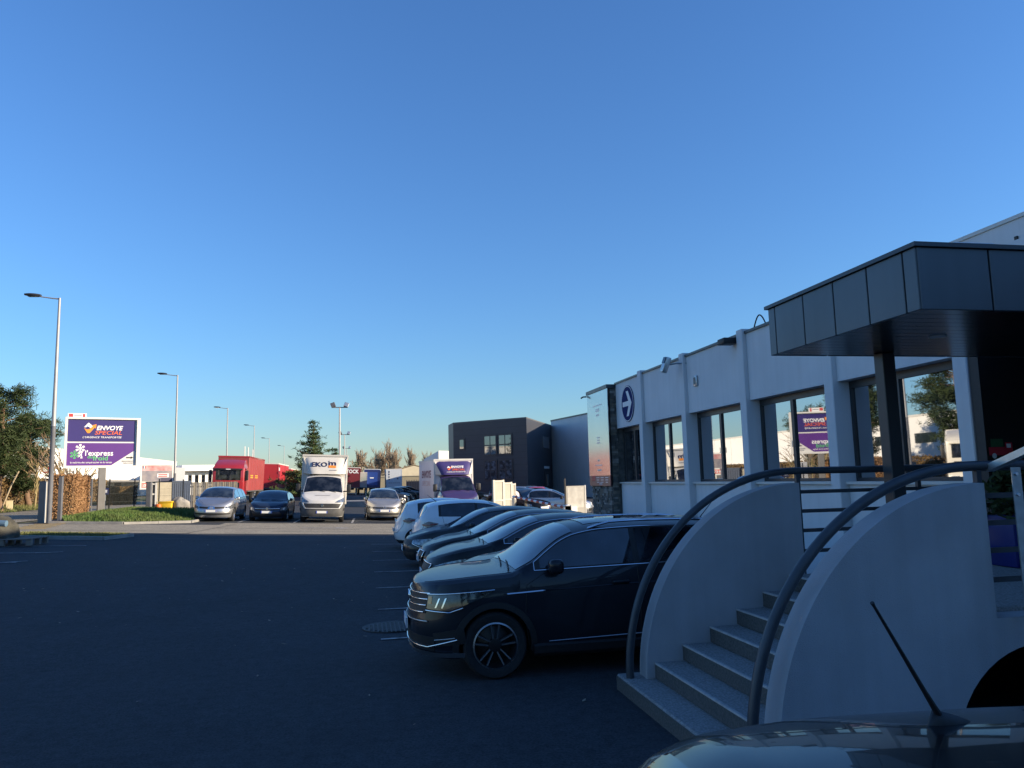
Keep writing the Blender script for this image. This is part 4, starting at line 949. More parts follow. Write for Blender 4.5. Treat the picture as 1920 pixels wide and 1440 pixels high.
fg = hatch("astra", mat("black car paint", (.004, .0045, .006), .25, coat=.7, spec=.1, var=.05), top=[(0, .70), (.06, .745), (.3, .83), (.7, .91), (1.05, .965), (1.25, 1.04), (1.6, 1.22), (1.95, 1.37), (2.2, 1.43), (2.7, 1.465), (3.3, 1.455), (3.68, 1.42), (3.84, 1.36), (4.08, 1.14), (4.24, .96), (4.35, .82)], rw=(3.83, 4.1)); place(fg, 4.36, .93, R(172)); fg.scale = (.965, .965, .965); fg["label"] = "glossy black car roof with whip antenna in the bottom right corner"
b0 = Vector((1.37, 1.71, 1.383)); tip = cam_at(1635, 1130, 1.74); inv = (Matrix.Translation((4.36, .93, 0)) @ Matrix.Rotation(R(172), 4, 'Z') @ Matrix.Scale(.965, 4)).inverted()
MB().tube([inv @ (b0 + Vector((-.01, 0, .02))), inv @ b0.lerp(tip, .3), inv @ b0.lerp(tip, .97), inv @ tip], [.009, .006, .0035, .005], 7).build("antenna", M_BLACK, fg)
mb = MB(); rows_ = []
for i in range(7):
    u = (i / 6); rows_.append([inv @ (b0 + Vector((-.05 + .13 * u, .024 * math.cos(a_) * math.sin(math.pi * (.02 + .96 * u)) ** .6, .05 * max(0, math.sin(a_)) * min(1, u * 8 + .02) * (1 - u) ** .7 + (-.02 if math.sin(a_) < -.1 else 0)))) for a_ in [2 * math.pi * k / 10 for k in range(11)]])
mb.grid(rows_); mb.build("antenna_foot", M_BLACK, fg, sharp=60)

# ------------------------------------------------------------------ vans and lorries
M_BUMP = mat("grey bumper plastic", (.075, .075, .075), .7, var=.15, scale=6)
M_CANVAS = mat("white canvas", (.54, .52, .48), .75, var=.07, scale=2.2, bump=.08, bscale=5)
M_BOXWHITE = mat("white box body", (.54, .52, .48), .45, var=.06, scale=1.5)
M_NAVY = mat("navy lettering", (.012, .014, .06), .5); M_ORANGE = mat("orange lettering", (.75, .25, .03), .5)
M_LIGHTTXT = mat("white lettering", (.8, .8, .8), .5); M_REDTXT = mat("orange red lettering", (.78, .14, .03), .5); M_GREYTXT = mat("grey lettering", (.25, .25, .28), .6)
P_PURPLE = paint("purple paint", (.045, .03, .105), 0, .35); M_PURPLE = mat("purple tarpaulin", (.04, .03, .135), .6, var=.08, scale=3)
P_LORRY = paint("lorry red", (.33, .022, .03), 0, .35); M_REDTARP = mat("red curtain", (.27, .05, .05), .55, var=.1, scale=1.2); M_REDDARK = mat("weathered red", (.38, .05, .045), .6, var=.12, scale=1)

def delivery_van(pnt, low, boxm, L=5.9, H=3.2, deflector=None, frame=None):
    c = Car(2.6, 2.05, [(0, 1.03), (.05, 1.09), (.28, 1.26), (.5, 1.37), (.6, 1.42), (.85, 1.75), (1.1, 2.08), (1.3, 2.24), (1.6, 2.31), (2.1, 2.33), (2.5, 2.31), (2.6, 2.25)],
            1.33, 3.45, .95, .34, .64, 1.2, win=(1.0, 2.3), pillars=(1.3,), tum=.17, zb=.28, rf=.55, pf=3.0, rr=.06, prr=4, beltslope=0, edge=.1,
            leanf=[(.25, .08), (.45, .0), (.8, .0), (1.05, .05), (1.4, .12)], leanr=[(0, 0), (3, 0)])
    t = thing("delivery_van", "x", "van"); c.body(t, pnt)
    c.top_patch("windscreen", M_CARGLASS, t, .66, 1.2, .03); c.side_windows(t, None)
    c.end_patch("bumper", low, t, [(-1.1, .32), (0, .28), (1.1, .32)], [(-1.1, .86), (-.8, .98), (-.5, .66), (.5, .66), (.8, .98), (1.1, .86)], .02, n=30, nz=4)
    c.end_patch("grille", M_BLACK, t, [(-.42, .69), (.42, .69)], [(-.56, .9), (.56, .9)], .028, n=12)
    for z in (.74, .79, .84): c.end_line("grille_bar", low, t, [(-.46, z), (.46, z)], .012, .034)
    c.end_line("grille_frame", pnt, t, [(-.58, .92), (-.42, .67), (.42, .67), (.58, .92)], .018, .034)
    for sd in (1, -1):
        h = c.end_patch("headlight", M_LAMPGLASS, t, [(sd * .30, .96), (sd * .6, .95), (sd * .95, .98)], [(sd * .44, 1.06), (sd * .7, 1.15), (sd * 1.02, 1.22)], .024)
        c.end_patch("fog_lamp", M_BLACK, t, [(sd * .7, .55), (sd * .88, .58)], [(sd * .72, .68), (sd * .9, .7)], .03)
    MB().lathe([(0, .012), (.06, .012), (.068, 0)], 18, Matrix.Translation(Vector(c.end_pt(0, .8, .04))) @ Matrix.Rotation(-math.pi / 2, 4, 'Y')).build("badge", M_CHROME, t)
    plate(c, t, .5); wipers(c, t)
    for sd in (1, -1):
        y = sd * 1.2; mb = MB(); mb.rb(.92, 1.12, min(y - .1, y + .1), max(y - .1, y + .1), 1.42, 1.82, .04, 2); mb.build("mirror", M_BLACK, t); MB().bx(1.0, 1.06, min(sd * .95, sd * 1.12), max(sd * .95, sd * 1.12), 1.44, 1.5).build("mirror_arm", M_BLACK, t, smooth=False)
    # box body
    x0 = 1.75; bw = 1.09
    bx = MB().rb(x0, L, -bw, bw, .86, H, .03, 1).build("box_body", boxm, t)
    fm = frame or M_BOXWHITE
    for sd in (1, -1):
        MB().bx(x0 - .02, x0 + .06, min(sd * (bw - .05), sd * (bw + .012)), max(sd * (bw - .05), sd * (bw + .012)), .85, H).build("corner_post", fm, bx, smooth=False)
        MB().bx(x0 + .06, L + .01, min(sd * (bw - .05), sd * (bw + .012)), max(sd * (bw - .05), sd * (bw + .012)), .82, .95).build("lower_rail", M_GALV, bx, smooth=False)
    MB().bx(x0 - .03, L + .02, -bw - .02, bw + .02, H - .02, H + .07).build("roof_cap", fm, bx, smooth=False)
    MB().bx(.9, L - .1, -.5, .5, .45, .82).build("chassis", M_BLACK, t, smooth=False)
    # wind deflector: tarpaulin from the box's top edge down to the cab roof
    dm = deflector or M_CANVAS; rows = []
    for j in range(9):
        v = j / 8; x = x0 - .03 - .52 * v - .05 * math.sin(math.pi * v); z = H - .06 - (H - 2.36) * v; hw_ = bw - .03 - .30 * v
        rows.append([(x + .16 * (abs(u) ** 6), hw_ * u, z + .004 * math.sin(9 * u + 3 * v)) for u in [k / 8 - 1 for k in range(17)]])
    d = MB().grid(rows, 0).build("wind_deflector", dm, t, sharp=60)
    for sd in (1, -1):
        tri = [(x0 - .02, sd * (bw - .03), H - .06), (x0 - .02, sd * (bw - .08), 2.36), (x0 - .45, sd * (bw - .33), 2.36)]
        side = [(rows[j][16 if sd > 0 else 0]) for j in range(9)]
        MB().add([(x0 - .02, sd * (bw - .02), H - .06)] + side + [(x0 - .02, sd * (bw - .06), 2.34)], [tuple(range(11)) if sd > 0 else tuple(range(10, -1, -1))]).build("deflector_side", dm if not deflector else mat("deflector lining", (.5, .48, .46), .7), t, smooth=False)
    wheels(t, c, "steel", width=.22)
    return t, c, x0, bw

van, vc, vx, vb = delivery_van(paint("van white", (.56, .55, .53), 0, .4), M_BUMP, M_BOXWHITE)
def deflM(y, z, off=.016, H=3.2):
    v = (H - .06 - z) / (H - 2.36); x = vx - .03 - .52 * v - .05 * math.sin(math.pi * v) - off; return faceM((x, y, z), (0, -1, 0), (.5, 0, .84))
text("logo_text", "EKO", .36, M_NAVY, van, deflM(.26, 2.76), bold=.008, width=.74); 
lg = MB(); lg.prism([(-.18, -.12, 0), (.18, -.12, 0), (.18, -.02, 0), (.12, .01, 0), (-.18, .01, 0)], (0, 0, .003)); l1 = lg.build("logo_block", M_ORANGE, van, smooth=False); l1.matrix_local = deflM(-.36, 2.72)
text("logo_text", "m", .40, M_NAVY, van, deflM(-.36, 2.84), bold=.008, width=.36)
text("logo_text", "·", .3, M_NAVY, van, deflM(-.19, 2.93), bold=.01)
MB().bx(-.18, .18, -.018, .018, 0, .003).build("small_print", M_GREYTXT, van, smooth=False).matrix_local = deflM(-.42, 2.5)
MB().bx(-.35, .35, -.02, .02, 0, .004).build("bonnet_lettering", M_GREYTXT, van, smooth=False).matrix_local = faceM((.30 + vc.lean(.30, 1.27), 0, vc.top(.30) + .008), (0, -1, 0), (1, 0, (vc.top(.34) - vc.top(.26)) / .08))
put(van, -2.02, 37.9, R(91), "white box van with navy EKO lettering above its cab, facing the camera")

etr, ec, ex, eb = delivery_van(P_PURPLE, P_PURPLE, mat("box side cream", (.66, .6, .6), .5, var=.06, scale=1.4), L=6.0, H=3.1, deflector=M_PURPLE, frame=M_CREAM)
etr["label"] = "x"
def deflE(y, z, off=.016): return Matrix(deflM(y, z, off, 3.1))
def logo(parent, Mf, s):
    """orange and white folded arrow mark; Mf(u, v) gives the lettering matrix at an offset"""
    m0 = Mf
    A = [(-.10, .02), (.0, .14), (.10, .05), (.05, .0), (-.02, .05), (-.05, .02)]; B = [(-.10, .0), (-.03, -.04), (.03, -.02), (.10, .04), (.07, .07), (.18, .10), (.17, -.01), (.14, .01), (.03, -.13), (-.02, -.13)]
    for poly, mm, nm in ((A, M_LIGHTTXT, "logo_fold"), (B, M_REDTXT if s < 1.2 else M_ORANGE, "logo_arrow")):
        o = MB().prism([(u * s, v * s, 0) for u, v in poly], (0, 0, .004)).build(nm, mm, parent, smooth=False); o.matrix_local = m0
logo(etr, deflE(.36, 2.66), .95)
text("logo_text", "ENVOYE", .19, M_LIGHTTXT, etr, deflE(-.12, 2.72), bold=.005, shear=.25, width=.72)
text("logo_text", "SPECIAL", .17, M_REDTXT, etr, deflE(-.17, 2.57), shear=.25, width=.72)
text("logo_text", "L'URGENCE TRANSPORTÉE", .09, M_LIGHTTXT, etr, deflE(-.02, 2.45), shear=.25, width=1.05)
sideM = lambda x, z: faceM((x, eb + .006, z), (-1, 0, 0), (0, 0, 1))
text("side_lettering", "ENVOYE", .55, mat("faded plum lettering", (.2, .08, .1), .6), etr, sideM(3.9, 2.35), bold=.02, shear=.2, width=2.6); text("side_lettering", "SPECIAL", .4, mat("faded pink lettering", (.6, .42, .4), .6), etr, sideM(3.9, 1.85), shear=.2, width=2.4)
put(etr, 5.0, 40.6, R(97), "purple fronted box truck with ENVOYE SPECIAL lettering above its windscreen")

def lorry(pnt, boxm, L=12.5, label="", roofm=None, tractor=False, H=3.98):
    """cab-over lorry, front at x=0"""
    t = thing("lorry", label, "lorry")
    cab = MB(); cab.rb(.0, 2.15, -1.24, 1.24, .75, 3.0, .09, 3); cb = cab.build("cab", pnt, t)
    rows = []
    for j in range(7):
        v = j / 6; rows.append([(.05 + 1.35 * v ** 1.5 + .10 * abs(u) ** 3, u * (1.18 - .1 * v), 2.98 + .68 * v) for u in [k / 6 - 1 for k in range(13)]])
    rf = MB().grid(rows, 0, flip=True); rf.add([rows[0][0], *[rows[j][0] for j in range(1, 7)], (2.1, -1.1, 3.66), (2.1, -1.2, 2.98)], [tuple(range(9))]); rf.add([rows[0][12], *[rows[j][12] for j in range(1, 7)], (2.1, 1.1, 3.66), (2.1, 1.2, 2.98)], [tuple(range(8, -1, -1))])
    rf.bx(1.38, 2.1, -1.08, 1.08, 3.6, 3.66); rf.build("roof_fairing", pnt, cb, sharp=50)
    ws = MB(); ws.grid([[(-.02 + .07 * abs(u) ** 8, u * 1.15, 1.95 + .82 * v) for u in [k / 6 - 1 for k in range(13)]] for v in (0, .5, 1)], 0, flip=True); ws.build("windscreen", M_CARGLASS, cb, sharp=60)
    MB().rb(-.16, .03, -1.1, 1.1, 2.76, 2.9, .03, 2).build("sun_visor", M_BLACK if not tractor else pnt, cb); MB().bx(-.168, -.162, -.18, .18, 2.8, 2.86).build("visor_logo", M_SIGNW, cb, smooth=False)
    MB().rb(-.05, .1, -1.22, 1.22, .45, 1.0, .05, 2).build("bumper", pnt, cb); MB().bx(-.012, .0, -.9, .9, 1.12, 1.75).build("grille", M_BLACK if not tractor else M_BUMP, cb, smooth=False)
    for sd in (1, -1):
        MB().rb(-.065, -.03, min(sd * .65, sd * 1.1), max(sd * .65, sd * 1.1), .7, .9, .02, 2).build("headlight", M_LAMPGLASS, cb)
        y = sd * 1.42; MB().rb(.12, .3, min(y - .12, y + .12), max(y - .12, y + .12), 1.95, 2.75, .05, 2).build("mirror", M_BLACK, cb); MB().tube([(.25, sd * 1.2, 2.85), (.25, y, 2.85), (.25, y, 2.7)], .025, 6).build("mirror_arm", M_BLACK, cb)
        MB().bx(.5, 1.35, min(sd * 1.236, sd * 1.25), max(sd * 1.236, sd * 1.25), 1.9, 2.72).build("side_window", M_CARGLASS, cb, smooth=False)
        MB().bx(.42, .435, min(sd * 1.236, sd * 1.246), max(sd * 1.236, sd * 1.246), 1.0, 2.8).build("door_line", M_BLACK, cb, smooth=False); MB().bx(1.45, 1.465, min(sd * 1.236, sd * 1.246), max(sd * 1.236, sd * 1.246), 1.0, 2.8).build("door_line", M_BLACK, cb, smooth=False)
    ax = [1.35, 4.6] if tractor else [1.35, 6.2, L - 2.2]
    for x in ax:
        for sd in (1, -1): wheel(t, x, sd * 1.05, .5, "steel", width=.3)
    MB().bx(.3, 5.4 if tractor else L, -.42, .42, .6, 1.0).build("chassis", M_BLACK, t, smooth=False)
    if not tractor:
        bx = MB().rb(2.35, L, -1.26, 1.26, 1.08, H, .03, 1).build("cargo_box", boxm, t)
        MB().bx(2.33, L + .02, -1.275, 1.275, H - .12, H + .012).build("top_rail", pnt, bx, smooth=False)
        MB().bx(2.33, L + .02, -1.275, 1.275, 1.0, 1.1).build("lower_rail", M_BUMP, bx, smooth=False)
        for sd in (1, -1):
            for k in range(9):
                x = 2.6 + (L - 2.8) * k / 8; MB().bx(x - .02, x + .02, min(sd * 1.255, sd * 1.268), max(sd * 1.255, sd * 1.268), 1.12, H - .14).build("strap", M_REDDARK, bx, smooth=False)
    return t
MY = mat("yellow lettering", (.6, .35, .04), .6)
rl = lorry(P_LORRY, M_REDTARP, 12.5, "x")
for k, x in enumerate((3.4, 3.9, 4.4, 6.2, 6.8, 7.4)): 
    for z in (2.15, 2.32): MB().bx(x, x + .42, -1.274, -1.269, z, z + .1).build("side_lettering", MY, rl, smooth=False)
put(rl, -11.0, 66.2, R(90), "red cab-over lorry with red curtain sides parked behind the silver car")
def trailer(boxm, L, label, W=2.5, H=3.95, roofm=None, name="semi_trailer", cat="trailer", rails=True, z0=1.1, legs=True):
    t = thing(name, label, cat); bx = MB().rb(0, L, -W / 2, W / 2, z0, H, .03, 1).build("cargo_box", boxm, t)
    MB().bx(-.01, L + .01, -W / 2 - .012, W / 2 + .012, H - .1, H + .015).build("roof_rim", roofm or M_CREAM, bx, smooth=False); MB().bx(-.01, L + .01, -W / 2 - .012, W / 2 + .012, z0 - .08, z0 + .06).build("lower_rail", M_BUMP, bx, smooth=False)
    for sd in (1, -1):
        for x in (0, L):
            MB().bx(x - .015 if x == 0 else x - .08, x + .08 if x == 0 else x + .015, min(sd * (W / 2 - .08), sd * (W / 2 + .014)), max(sd * (W / 2 - .08), sd * (W / 2 + .014)), z0, H - .1).build("corner_post", boxm, bx, smooth=False)
    for x in (L - 2.9, L - 1.6):
        for sd in (1, -1): wheel(t, x, sd * (W / 2 - .2), .48, "steel", width=.3)
    if legs:
        for sd in (1, -1): MB().bx(2.4, 2.55, sd * .8 - .07, sd * .8 + .07, 0, z0).build("landing_leg", M_GALV, t, smooth=False)
    MB().bx(.4, L - .3, -.4, .4, .75, z0 - .07).build("chassis", M_BLACK, t, smooth=False)
    return t
M_REDBR = mat("bright red panel", (.38, .022, .03), .45, var=.05, scale=1); M_REDGREY = mat("grey red weathered curtain", (.36, .2, .15), .6, col2=(.42, .08, .06), scale=.5)
t2 = trailer(M_REDBR, 12, "bright red semi-trailer with white roof rim behind the red lorry"); place(t2, -11.1, 92, R(90))
for z in (2.1, 2.4, 2.7): MB().bx(-.012, 0, -.9, .9, z, z + .02).build("front_rib", M_REDDARK, t2, smooth=False)
MB().bx(.5, 1.6, -1.262, -1.257, 3.1, 3.5).build("side_lettering", M_SIGNW, t2, smooth=False)
t3 = trailer(M_REDDARK, 13, "dull red semi-trailer, the farthest of the red ones"); place(t3, -12.9, 127, R(90))
for k in range(3): MB().bx(5 + 1.0 * k, 5.8 + 1.0 * k, -1.262, -1.257, 3.0, 3.3).build("side_lettering", M_SIGNW, t3, smooth=False)
# far lorries across the yard
M_DKRED = mat("dark red box", (.16, .02, .025), .5); M_DKBLUE = mat("dark blue box", (.012, .025, .12), .5, var=.1); M_PALEBOX = mat("pale blue white box", (.5, .54, .58), .5, var=.05)
f1 = trailer(M_DKRED, 10, "dark red trailer with white lettering in the far yard", W=2.7, H=4.2); p = cam_at(657, 906, 118); place(f1, p.x, p.y, R(90))
text("rear_lettering", "STOCK", .75, M_SIGNW, f1, faceM((-.03, 0, 3.55), (0, -1, 0), (0, 0, 1)), bold=.03, width=2.2)
f2 = trailer(mat("green white cab", (.3, .36, .33), .5, col2=(.5, .52, .5), scale=.6), 6, "small pale green lorry body beside the dark red trailer", W=1.8, H=3.5); p = cam_at(676, 906, 121); place(f2, p.x, p.y, R(90))
f3 = trailer(M_DKBLUE, 9, "dark blue lorry in the far yard behind the silver beige car", W=2.5, H=4.1, roofm=M_PALEBOX); p = cam_at(696, 906, 124); place(f3, p.x, p.y, R(88)); MB().bx(-.03, -.02, -.3, .3, 2.6, 2.75).build("rear_lettering", M_SIGNW, f3, smooth=False); MB().bx(-.02, -.012, -.9, .9, 1.5, 3.6).build("rear_door", mat("blue door", (.015, .05, .25), .5), f3, smooth=False)
f4 = trailer(M_PALEBOX, 9, "pale white trailer with small dark marks in the far yard", W=2.55, H=4.1); p = cam_at(739, 906, 126); place(f4, p.x, p.y, R(90))
for (y, z, h_) in ((.8, 3.5, .25), (.8, 3.1, .25), (.8, 2.7, .2), (.8, 2.3, .2), (-.6, 2.4, .25)): MB().bx(-.03, -.02, y - .08, y + .1, z, z + h_).build("rear_mark", M_NAVY, f4, smooth=False)
for k in range(6): MB().bx(-.03, -.02, .9 - .32 * k - .2, .9 - .32 * k, 1.75, 1.9).build("rear_mark", M_GREYTXT, f4, smooth=False)
# tractor unit parked by the road just outside the left edge (seen mirrored in the window)
tr = lorry(paint("cream cab", (.68, .64, .55), 0, .35), M_CREAM, label="cream tractor unit parked by the road, mirrored in the window", tractor=True); place(tr, -19.3, 39.0, R(128))

# ------------------------------------------------------------------ cars in the sunlit yard
YARD = "cars parked in the sunlit yard"
put(mpv("scenic", P_SILVER), -7.05, 38.2, R(88), "silver people carrier parked in sun in front of the red lorry", YARD)
put(hatch("astra", P_BLUE), -4.62, 38.7, R(89), "dark blue hatchback between the silver people carrier and the white van", YARD)
put(mpv("golf", P_BEIGE), .98, 40.3, R(92), "silver beige high-roofed hatchback parked right of the white van", YARD)
sv = small_car(P_BLACK, 0); sv.scale = (1.08, 1.02, 1.02); put(sv, 9.0, 38.6, R(108), "black small car waiting behind the striped barrier"); sv.scale = (1.08, 1.02, 1.02)
FAR = "distant cars parked in front of the far buildings"
cols = [P_BLACK2, P_GREYCAR, P_SILVER, P_BLACK, P_BLUE, P_GREYCAR, P_SILVER, P_RED]
nm = {P_BLACK2.name: "black", P_GREYCAR.name: "grey", P_SILVER.name: "silver", P_BLACK.name: "black", P_BLUE.name: "dark blue", P_RED.name: "red"}
spots = [(762, 70), (770, 76), (779, 82), (787, 88), (795, 94)]
for i, (px, d) in enumerate(spots):
    p = cam_at(px, 925, d); o = small_car([P_BLACK2, P_GREYCAR, P_BLACK, P_SILVER, P_BLACK2][i], 1); put(o, p.x, p.y, R(200), "distant %s car, number %s from the left beside the ENVOYE truck's box" % (["black", "mid grey", "glossy black", "silver", "dark"][i], ["first", "second", "third", "fourth", "fifth"][i]), FAR)
spots = [(1000, 60, P_BLACK2, "black car at the left end of the row below the dark building"), (1021, 58, P_GREYCAR, "grey car second from left below the dark building"), (1040, 56, P_SILVER, "silver car in the middle of the row below the dark building"), (1058, 58, P_GREYCAR, "grey car behind the red one below the dark building"), (1078, 52, P_RED, "red car parked in shade below the grey warehouse wall"), (1110, 40, P_SILVER, "silver car nose half hidden behind the stone pier")]
for px, d, pm, lb in spots:
    p = cam_at(px, 920, d); o = small_car(pm, 1); put(o, p.x, p.y, R(160), lb, FAR)
for px in (905, 922):
    p = cam_at(px, 915, 66); o = small_car(P_BLACK, 1); put(o, p.x, p.y, R(165), "dark car at the foot of the dark building, %s of a pair" % ("left" if px == 905 else "right"), FAR)

# ------------------------------------------------------------------ left side: lamps, big sign, gate, fences
M_POLE = mat("pale grey lamp pole", (.3, .3, .31), .5, metal=.2, var=.05); M_POLEDARK = mat("dark anti-poster pole paint", (.10, .105, .12), .7, var=.12, scale=3)
def lamp_post(H, arm=.88, hb=2.4):
    t = thing("street_lamp", "x", "street lamp")
    MB().lathe([(.10, .0), (.095, hb)], 12).build("pole_base", M_POLEDARK, t); MB().lathe([(.088, hb), (.05, H - .02), (.0, H)], 12).build("pole", M_POLE, t)
    MB().tube([(0, 0, H - .06), (-.25, 0, H - .04), (-arm, 0, H + .05)], [.035, .03, .024], 8).build("arm", M_POLE, t)
    hd = MB(); rows = []
    for i in range(9):
        u = i / 8; x = -arm + .1 - .68 * u; w_ = .16 * math.sin(math.pi * (.12 + .80 * u)) ** .6; h_ = .075 * math.sin(math.pi * (.15 + .75 * u)) ** .5
        rows.append([(x, w_ * math.cos(a), H + .09 + .05 * u + h_ * math.sin(a)) for a in [2 * math.pi * k / 10 for k in range(11)]])
    hd.grid(rows, 0); hd.add(rows[0][:10], [tuple(range(10))]); hd.add(rows[-1][:10], [tuple(range(9, -1, -1))]); hd.build("lamp_head", mat("dark lamp head", (.06, .062, .07), .4, metal=.4), t)
    MB().bx(-arm - .42, -arm - .02, -.09, .09, H + .035, H + .045).build("lamp_lens", M_LAMPGLASS, t, smooth=False)
    return t
L1 = None
for k, (px, py, lb) in enumerate([(112, 558, "tall street lamp at the left edge, its head dark over the road"), (333, 703, "street lamp second nearest, between the big sign and the red lorry"), (427, 765, "street lamp third in the row, rising above the red lorry"), (477, 798, "street lamp fourth in the row beside the flagpoles"), (505, 822, "street lamp fifth in the row, left of the fir tree"), (533, 836, "farthest and smallest street lamp next to the fir tree")]):
    d = 12274 / (919.4 - .0247 * px - py + 2); p = cam_at(px, py, d); H = p.z - gz(p.x, p.y)
    if k == 0: o = lamp_post(9.85, hb=4.15)
    elif L1 is None: o = L1 = lamp_post(9.85)
    else: o = copy_tree(L1)
    o.location = (p.x, p.y, gz(p.x, p.y)); o.scale = (1, 1, H / 9.85); o.rotation_euler = (0, 0, R(-4)); tag(o, lb, "street lamp", "street lamps along the road")
def mast(px, py, d, lb):
    p = cam_at(px, py, d); H = p.z; t = thing("floodlight_mast", lb, "floodlight", (p.x, p.y, 0), 0, "floodlight masts of the yard")
    MB().lathe([(.16, 0), (.08, H), (0, H)], 10).build("pole", M_POLE, t); MB().bx(-.9, .9, -.06, .06, H - .05, H + .06).build("crossbar", M_POLEDARK, t, smooth=False)
    for sd in (1, -1):
        m_ = MB(); m_.rb(-.28, .28, -.14, .14, -.3, .3, .04, 1); o = m_.build("lamp_head", M_POLEDARK if sd < 0 else M_GALV, t); o.location = (sd * .8, -.05, H + .3); o.rotation_euler = (R(-25), R(20 * sd), 0)
mast(637, 764, 95, "tall floodlight mast rising behind the white EKO van"); mast(646, 815, 147, "middle floodlight mast right behind the white van"); mast(650, 841, 207, "small farthest floodlight mast")
for px, py, lb in ((459, 837, "left of three white flagpoles"), (465.5, 839, "middle one of three white flagpoles"), (474, 843, "right of three white flagpoles")):
    p = cam_at(px, py, 112); o = MB().lathe([(.09, 0), (.07, p.z), (0, p.z + .05)], 10).build("flagpole", M_CREAM, None); o.location = (p.x, p.y, 0); tag(o, lb + " above the red lorry", "flagpole", "flagpoles")

# the company sign
A = cam_at(121, 830, 41.4); B = cam_at(262, 830, 43.4); ang = math.atan2(B.y - A.y, B.x - A.x); SW = (Vector((B.x - A.x, B.y - A.y, 0))).length; mid = (A + B) / 2
zt_, zb_ = cam_at(191, 783, 42.4).z, cam_at(191, 877, 42.4).z; SH = zt_ - zb_
pc = cam_at(187, 930, 42.6)
sgn = thing("company_sign", "large white framed purple billboard reading ENVOYE SPECIAL on one grey post", "sign", (mid.x, mid.y, 0), ang)
M_SIGNBLUE = mat("sign violet blue", (.032, .022, .135), .45, var=.03, scale=1); M_SIGNPUR = mat("sign purple", (.095, .028, .2), .45, var=.03, scale=1); M_SIGNFR = mat("sign frame white", (.62, .61, .58), .5, var=.03)
M_SGREEN = mat("sign green", (.10, .42, .16), .5); M_POSTG = mat("grey sign post", (.16, .155, .15), .6, var=.08, scale=3)
zg = VERGE(mid.x, mid.y)
MB().rb(-.16, .20, -.1, .22, zg - .1, zb_ - .002, .02, 1).build("post", M_POSTG, sgn)
MB().bx(-SW / 2, SW / 2, .03, .28, zb_, zt_).build("box", M_SIGNFR, sgn, smooth=False)
ft = .10
for (a, b, c, d) in ((-SW / 2 - .01, SW / 2 + .01, zt_ - .09, zt_ + .01), (-SW / 2 - .01, SW / 2 + .01, zb_ - .01, zb_ + .10), (-SW / 2 - .01, -SW / 2 + .11, zb_ + .10, zt_ - .09), (SW / 2 - .17, SW / 2 + .01, zb_ + .10, zt_ - .09)): MB().bx(a, b, -.10, .028, c, d).build("frame", M_SIGNFR, sgn, smooth=False)
U = lambda u: -SW / 2 + u * SW
V = lambda v: zb_ + v * SH
MB().bx(U(.035), U(.93), .02, .028, V(.52), V(.955)).build("upper_panel", M_SIGNBLUE, sgn, smooth=False)
MB().prism([(U(.035), .026, V(.045)), (U(.62), .026, V(.045)), (U(.93), .026, V(.34)), (U(.93), .026, V(.492)), (U(.035), .026, V(.492))], (0, -.006, 0)).build("lower_panel", M_SIGNPUR, sgn, smooth=False)
S2 = lambda u, v, off=0: faceM((U(u), .012 - off, V(v)), (1, 0, 0), (0, 0, 1))
logo(sgn, S2(.30, .79), SW * .58)
text("lettering", "ENVOYE", .33, M_LIGHTTXT, sgn, S2(.578, .79), bold=.008, shear=.22, width=.355 * SW); text("lettering", "SPECIAL", .30, M_REDTXT, sgn, S2(.565, .695), bold=.0, shear=.22, width=.365 * SW); text("lettering", "L'URGENCE TRANSPORTÉE", .14, M_LIGHTTXT, sgn, S2(.485, .605), bold=0, shear=.22, width=.52 * SW)
text("lettering", "l'express", .40, M_LIGHTTXT, sgn, S2(.455, .285), bold=.006, width=.37 * SW); text("lettering", "du", .26, M_SGREEN, sgn, S2(.335, .215), bold=.002); text("lettering", "froid", .36, M_SGREEN, sgn, S2(.475, .185), bold=.006, width=.20 * SW); text("lettering", "la maîtrise des températures et du temps", .14, M_LIGHTTXT, sgn, S2(.355, .105), bold=0, width=.545 * SW)
def flake(u, v, r, m, half=False):
    mb = MB(); 
    for k in range(6):
        a = math.pi / 3 * k + math.pi / 6
        if half and math.cos(a) > .3: continue
        d = Vector((math.cos(a), 0, math.sin(a))); n_ = Vector((-d.z, 0, d.x)); o = Vector((U(u), .018, V(v)))
        def bar(p, q, w_):
            e = (q - p).normalized(); s_ = Vector((-e.z, 0, e.x)) * w_; mb.prism([o + p - s_, o + q - s_, o + q + s_, o + p + s_], (0, -.005, 0))
        bar(d * 0, d * r, r * .09)
        for f in (.45, .72):
            for sg_ in (1, -1): bar(d * r * f, d * r * (f + .26) + n_ * sg_ * r * .24, r * .07)
    mb.build("snowflake", m, sgn, smooth=False)
flake(.205, .385, .23, M_LIGHTTXT); flake(.135, .26, .22, M_SGREEN); flake(.225, .26, .2, M_LIGHTTXT, True)
MB().prism([(U(.82) , .02, V(.185)), (U(.885), .02, V(.185)), (U(.885), .02, V(.17)), (U(.918), .02, V(.197)), (U(.885), .02, V(.224)), (U(.885), .02, V(.209)), (U(.82), .02, V(.209))], (0, -.005, 0)).build("arrow", M_BLACK, sgn, smooth=False)
text("lettering", "BIENVENUE", .10, M_GREYTXT, sgn, S2(.84, .125), width=.15 * SW); text("lettering", "WELCOME", .10, M_GREYTXT, sgn, S2(.85, .085), width=.13 * SW)
sp = cam_at(145, 779, 47); ss_ = thing("roadside_board", "small red and white board peeping over the big sign", "sign", (sp.x, sp.y, 0), ang)
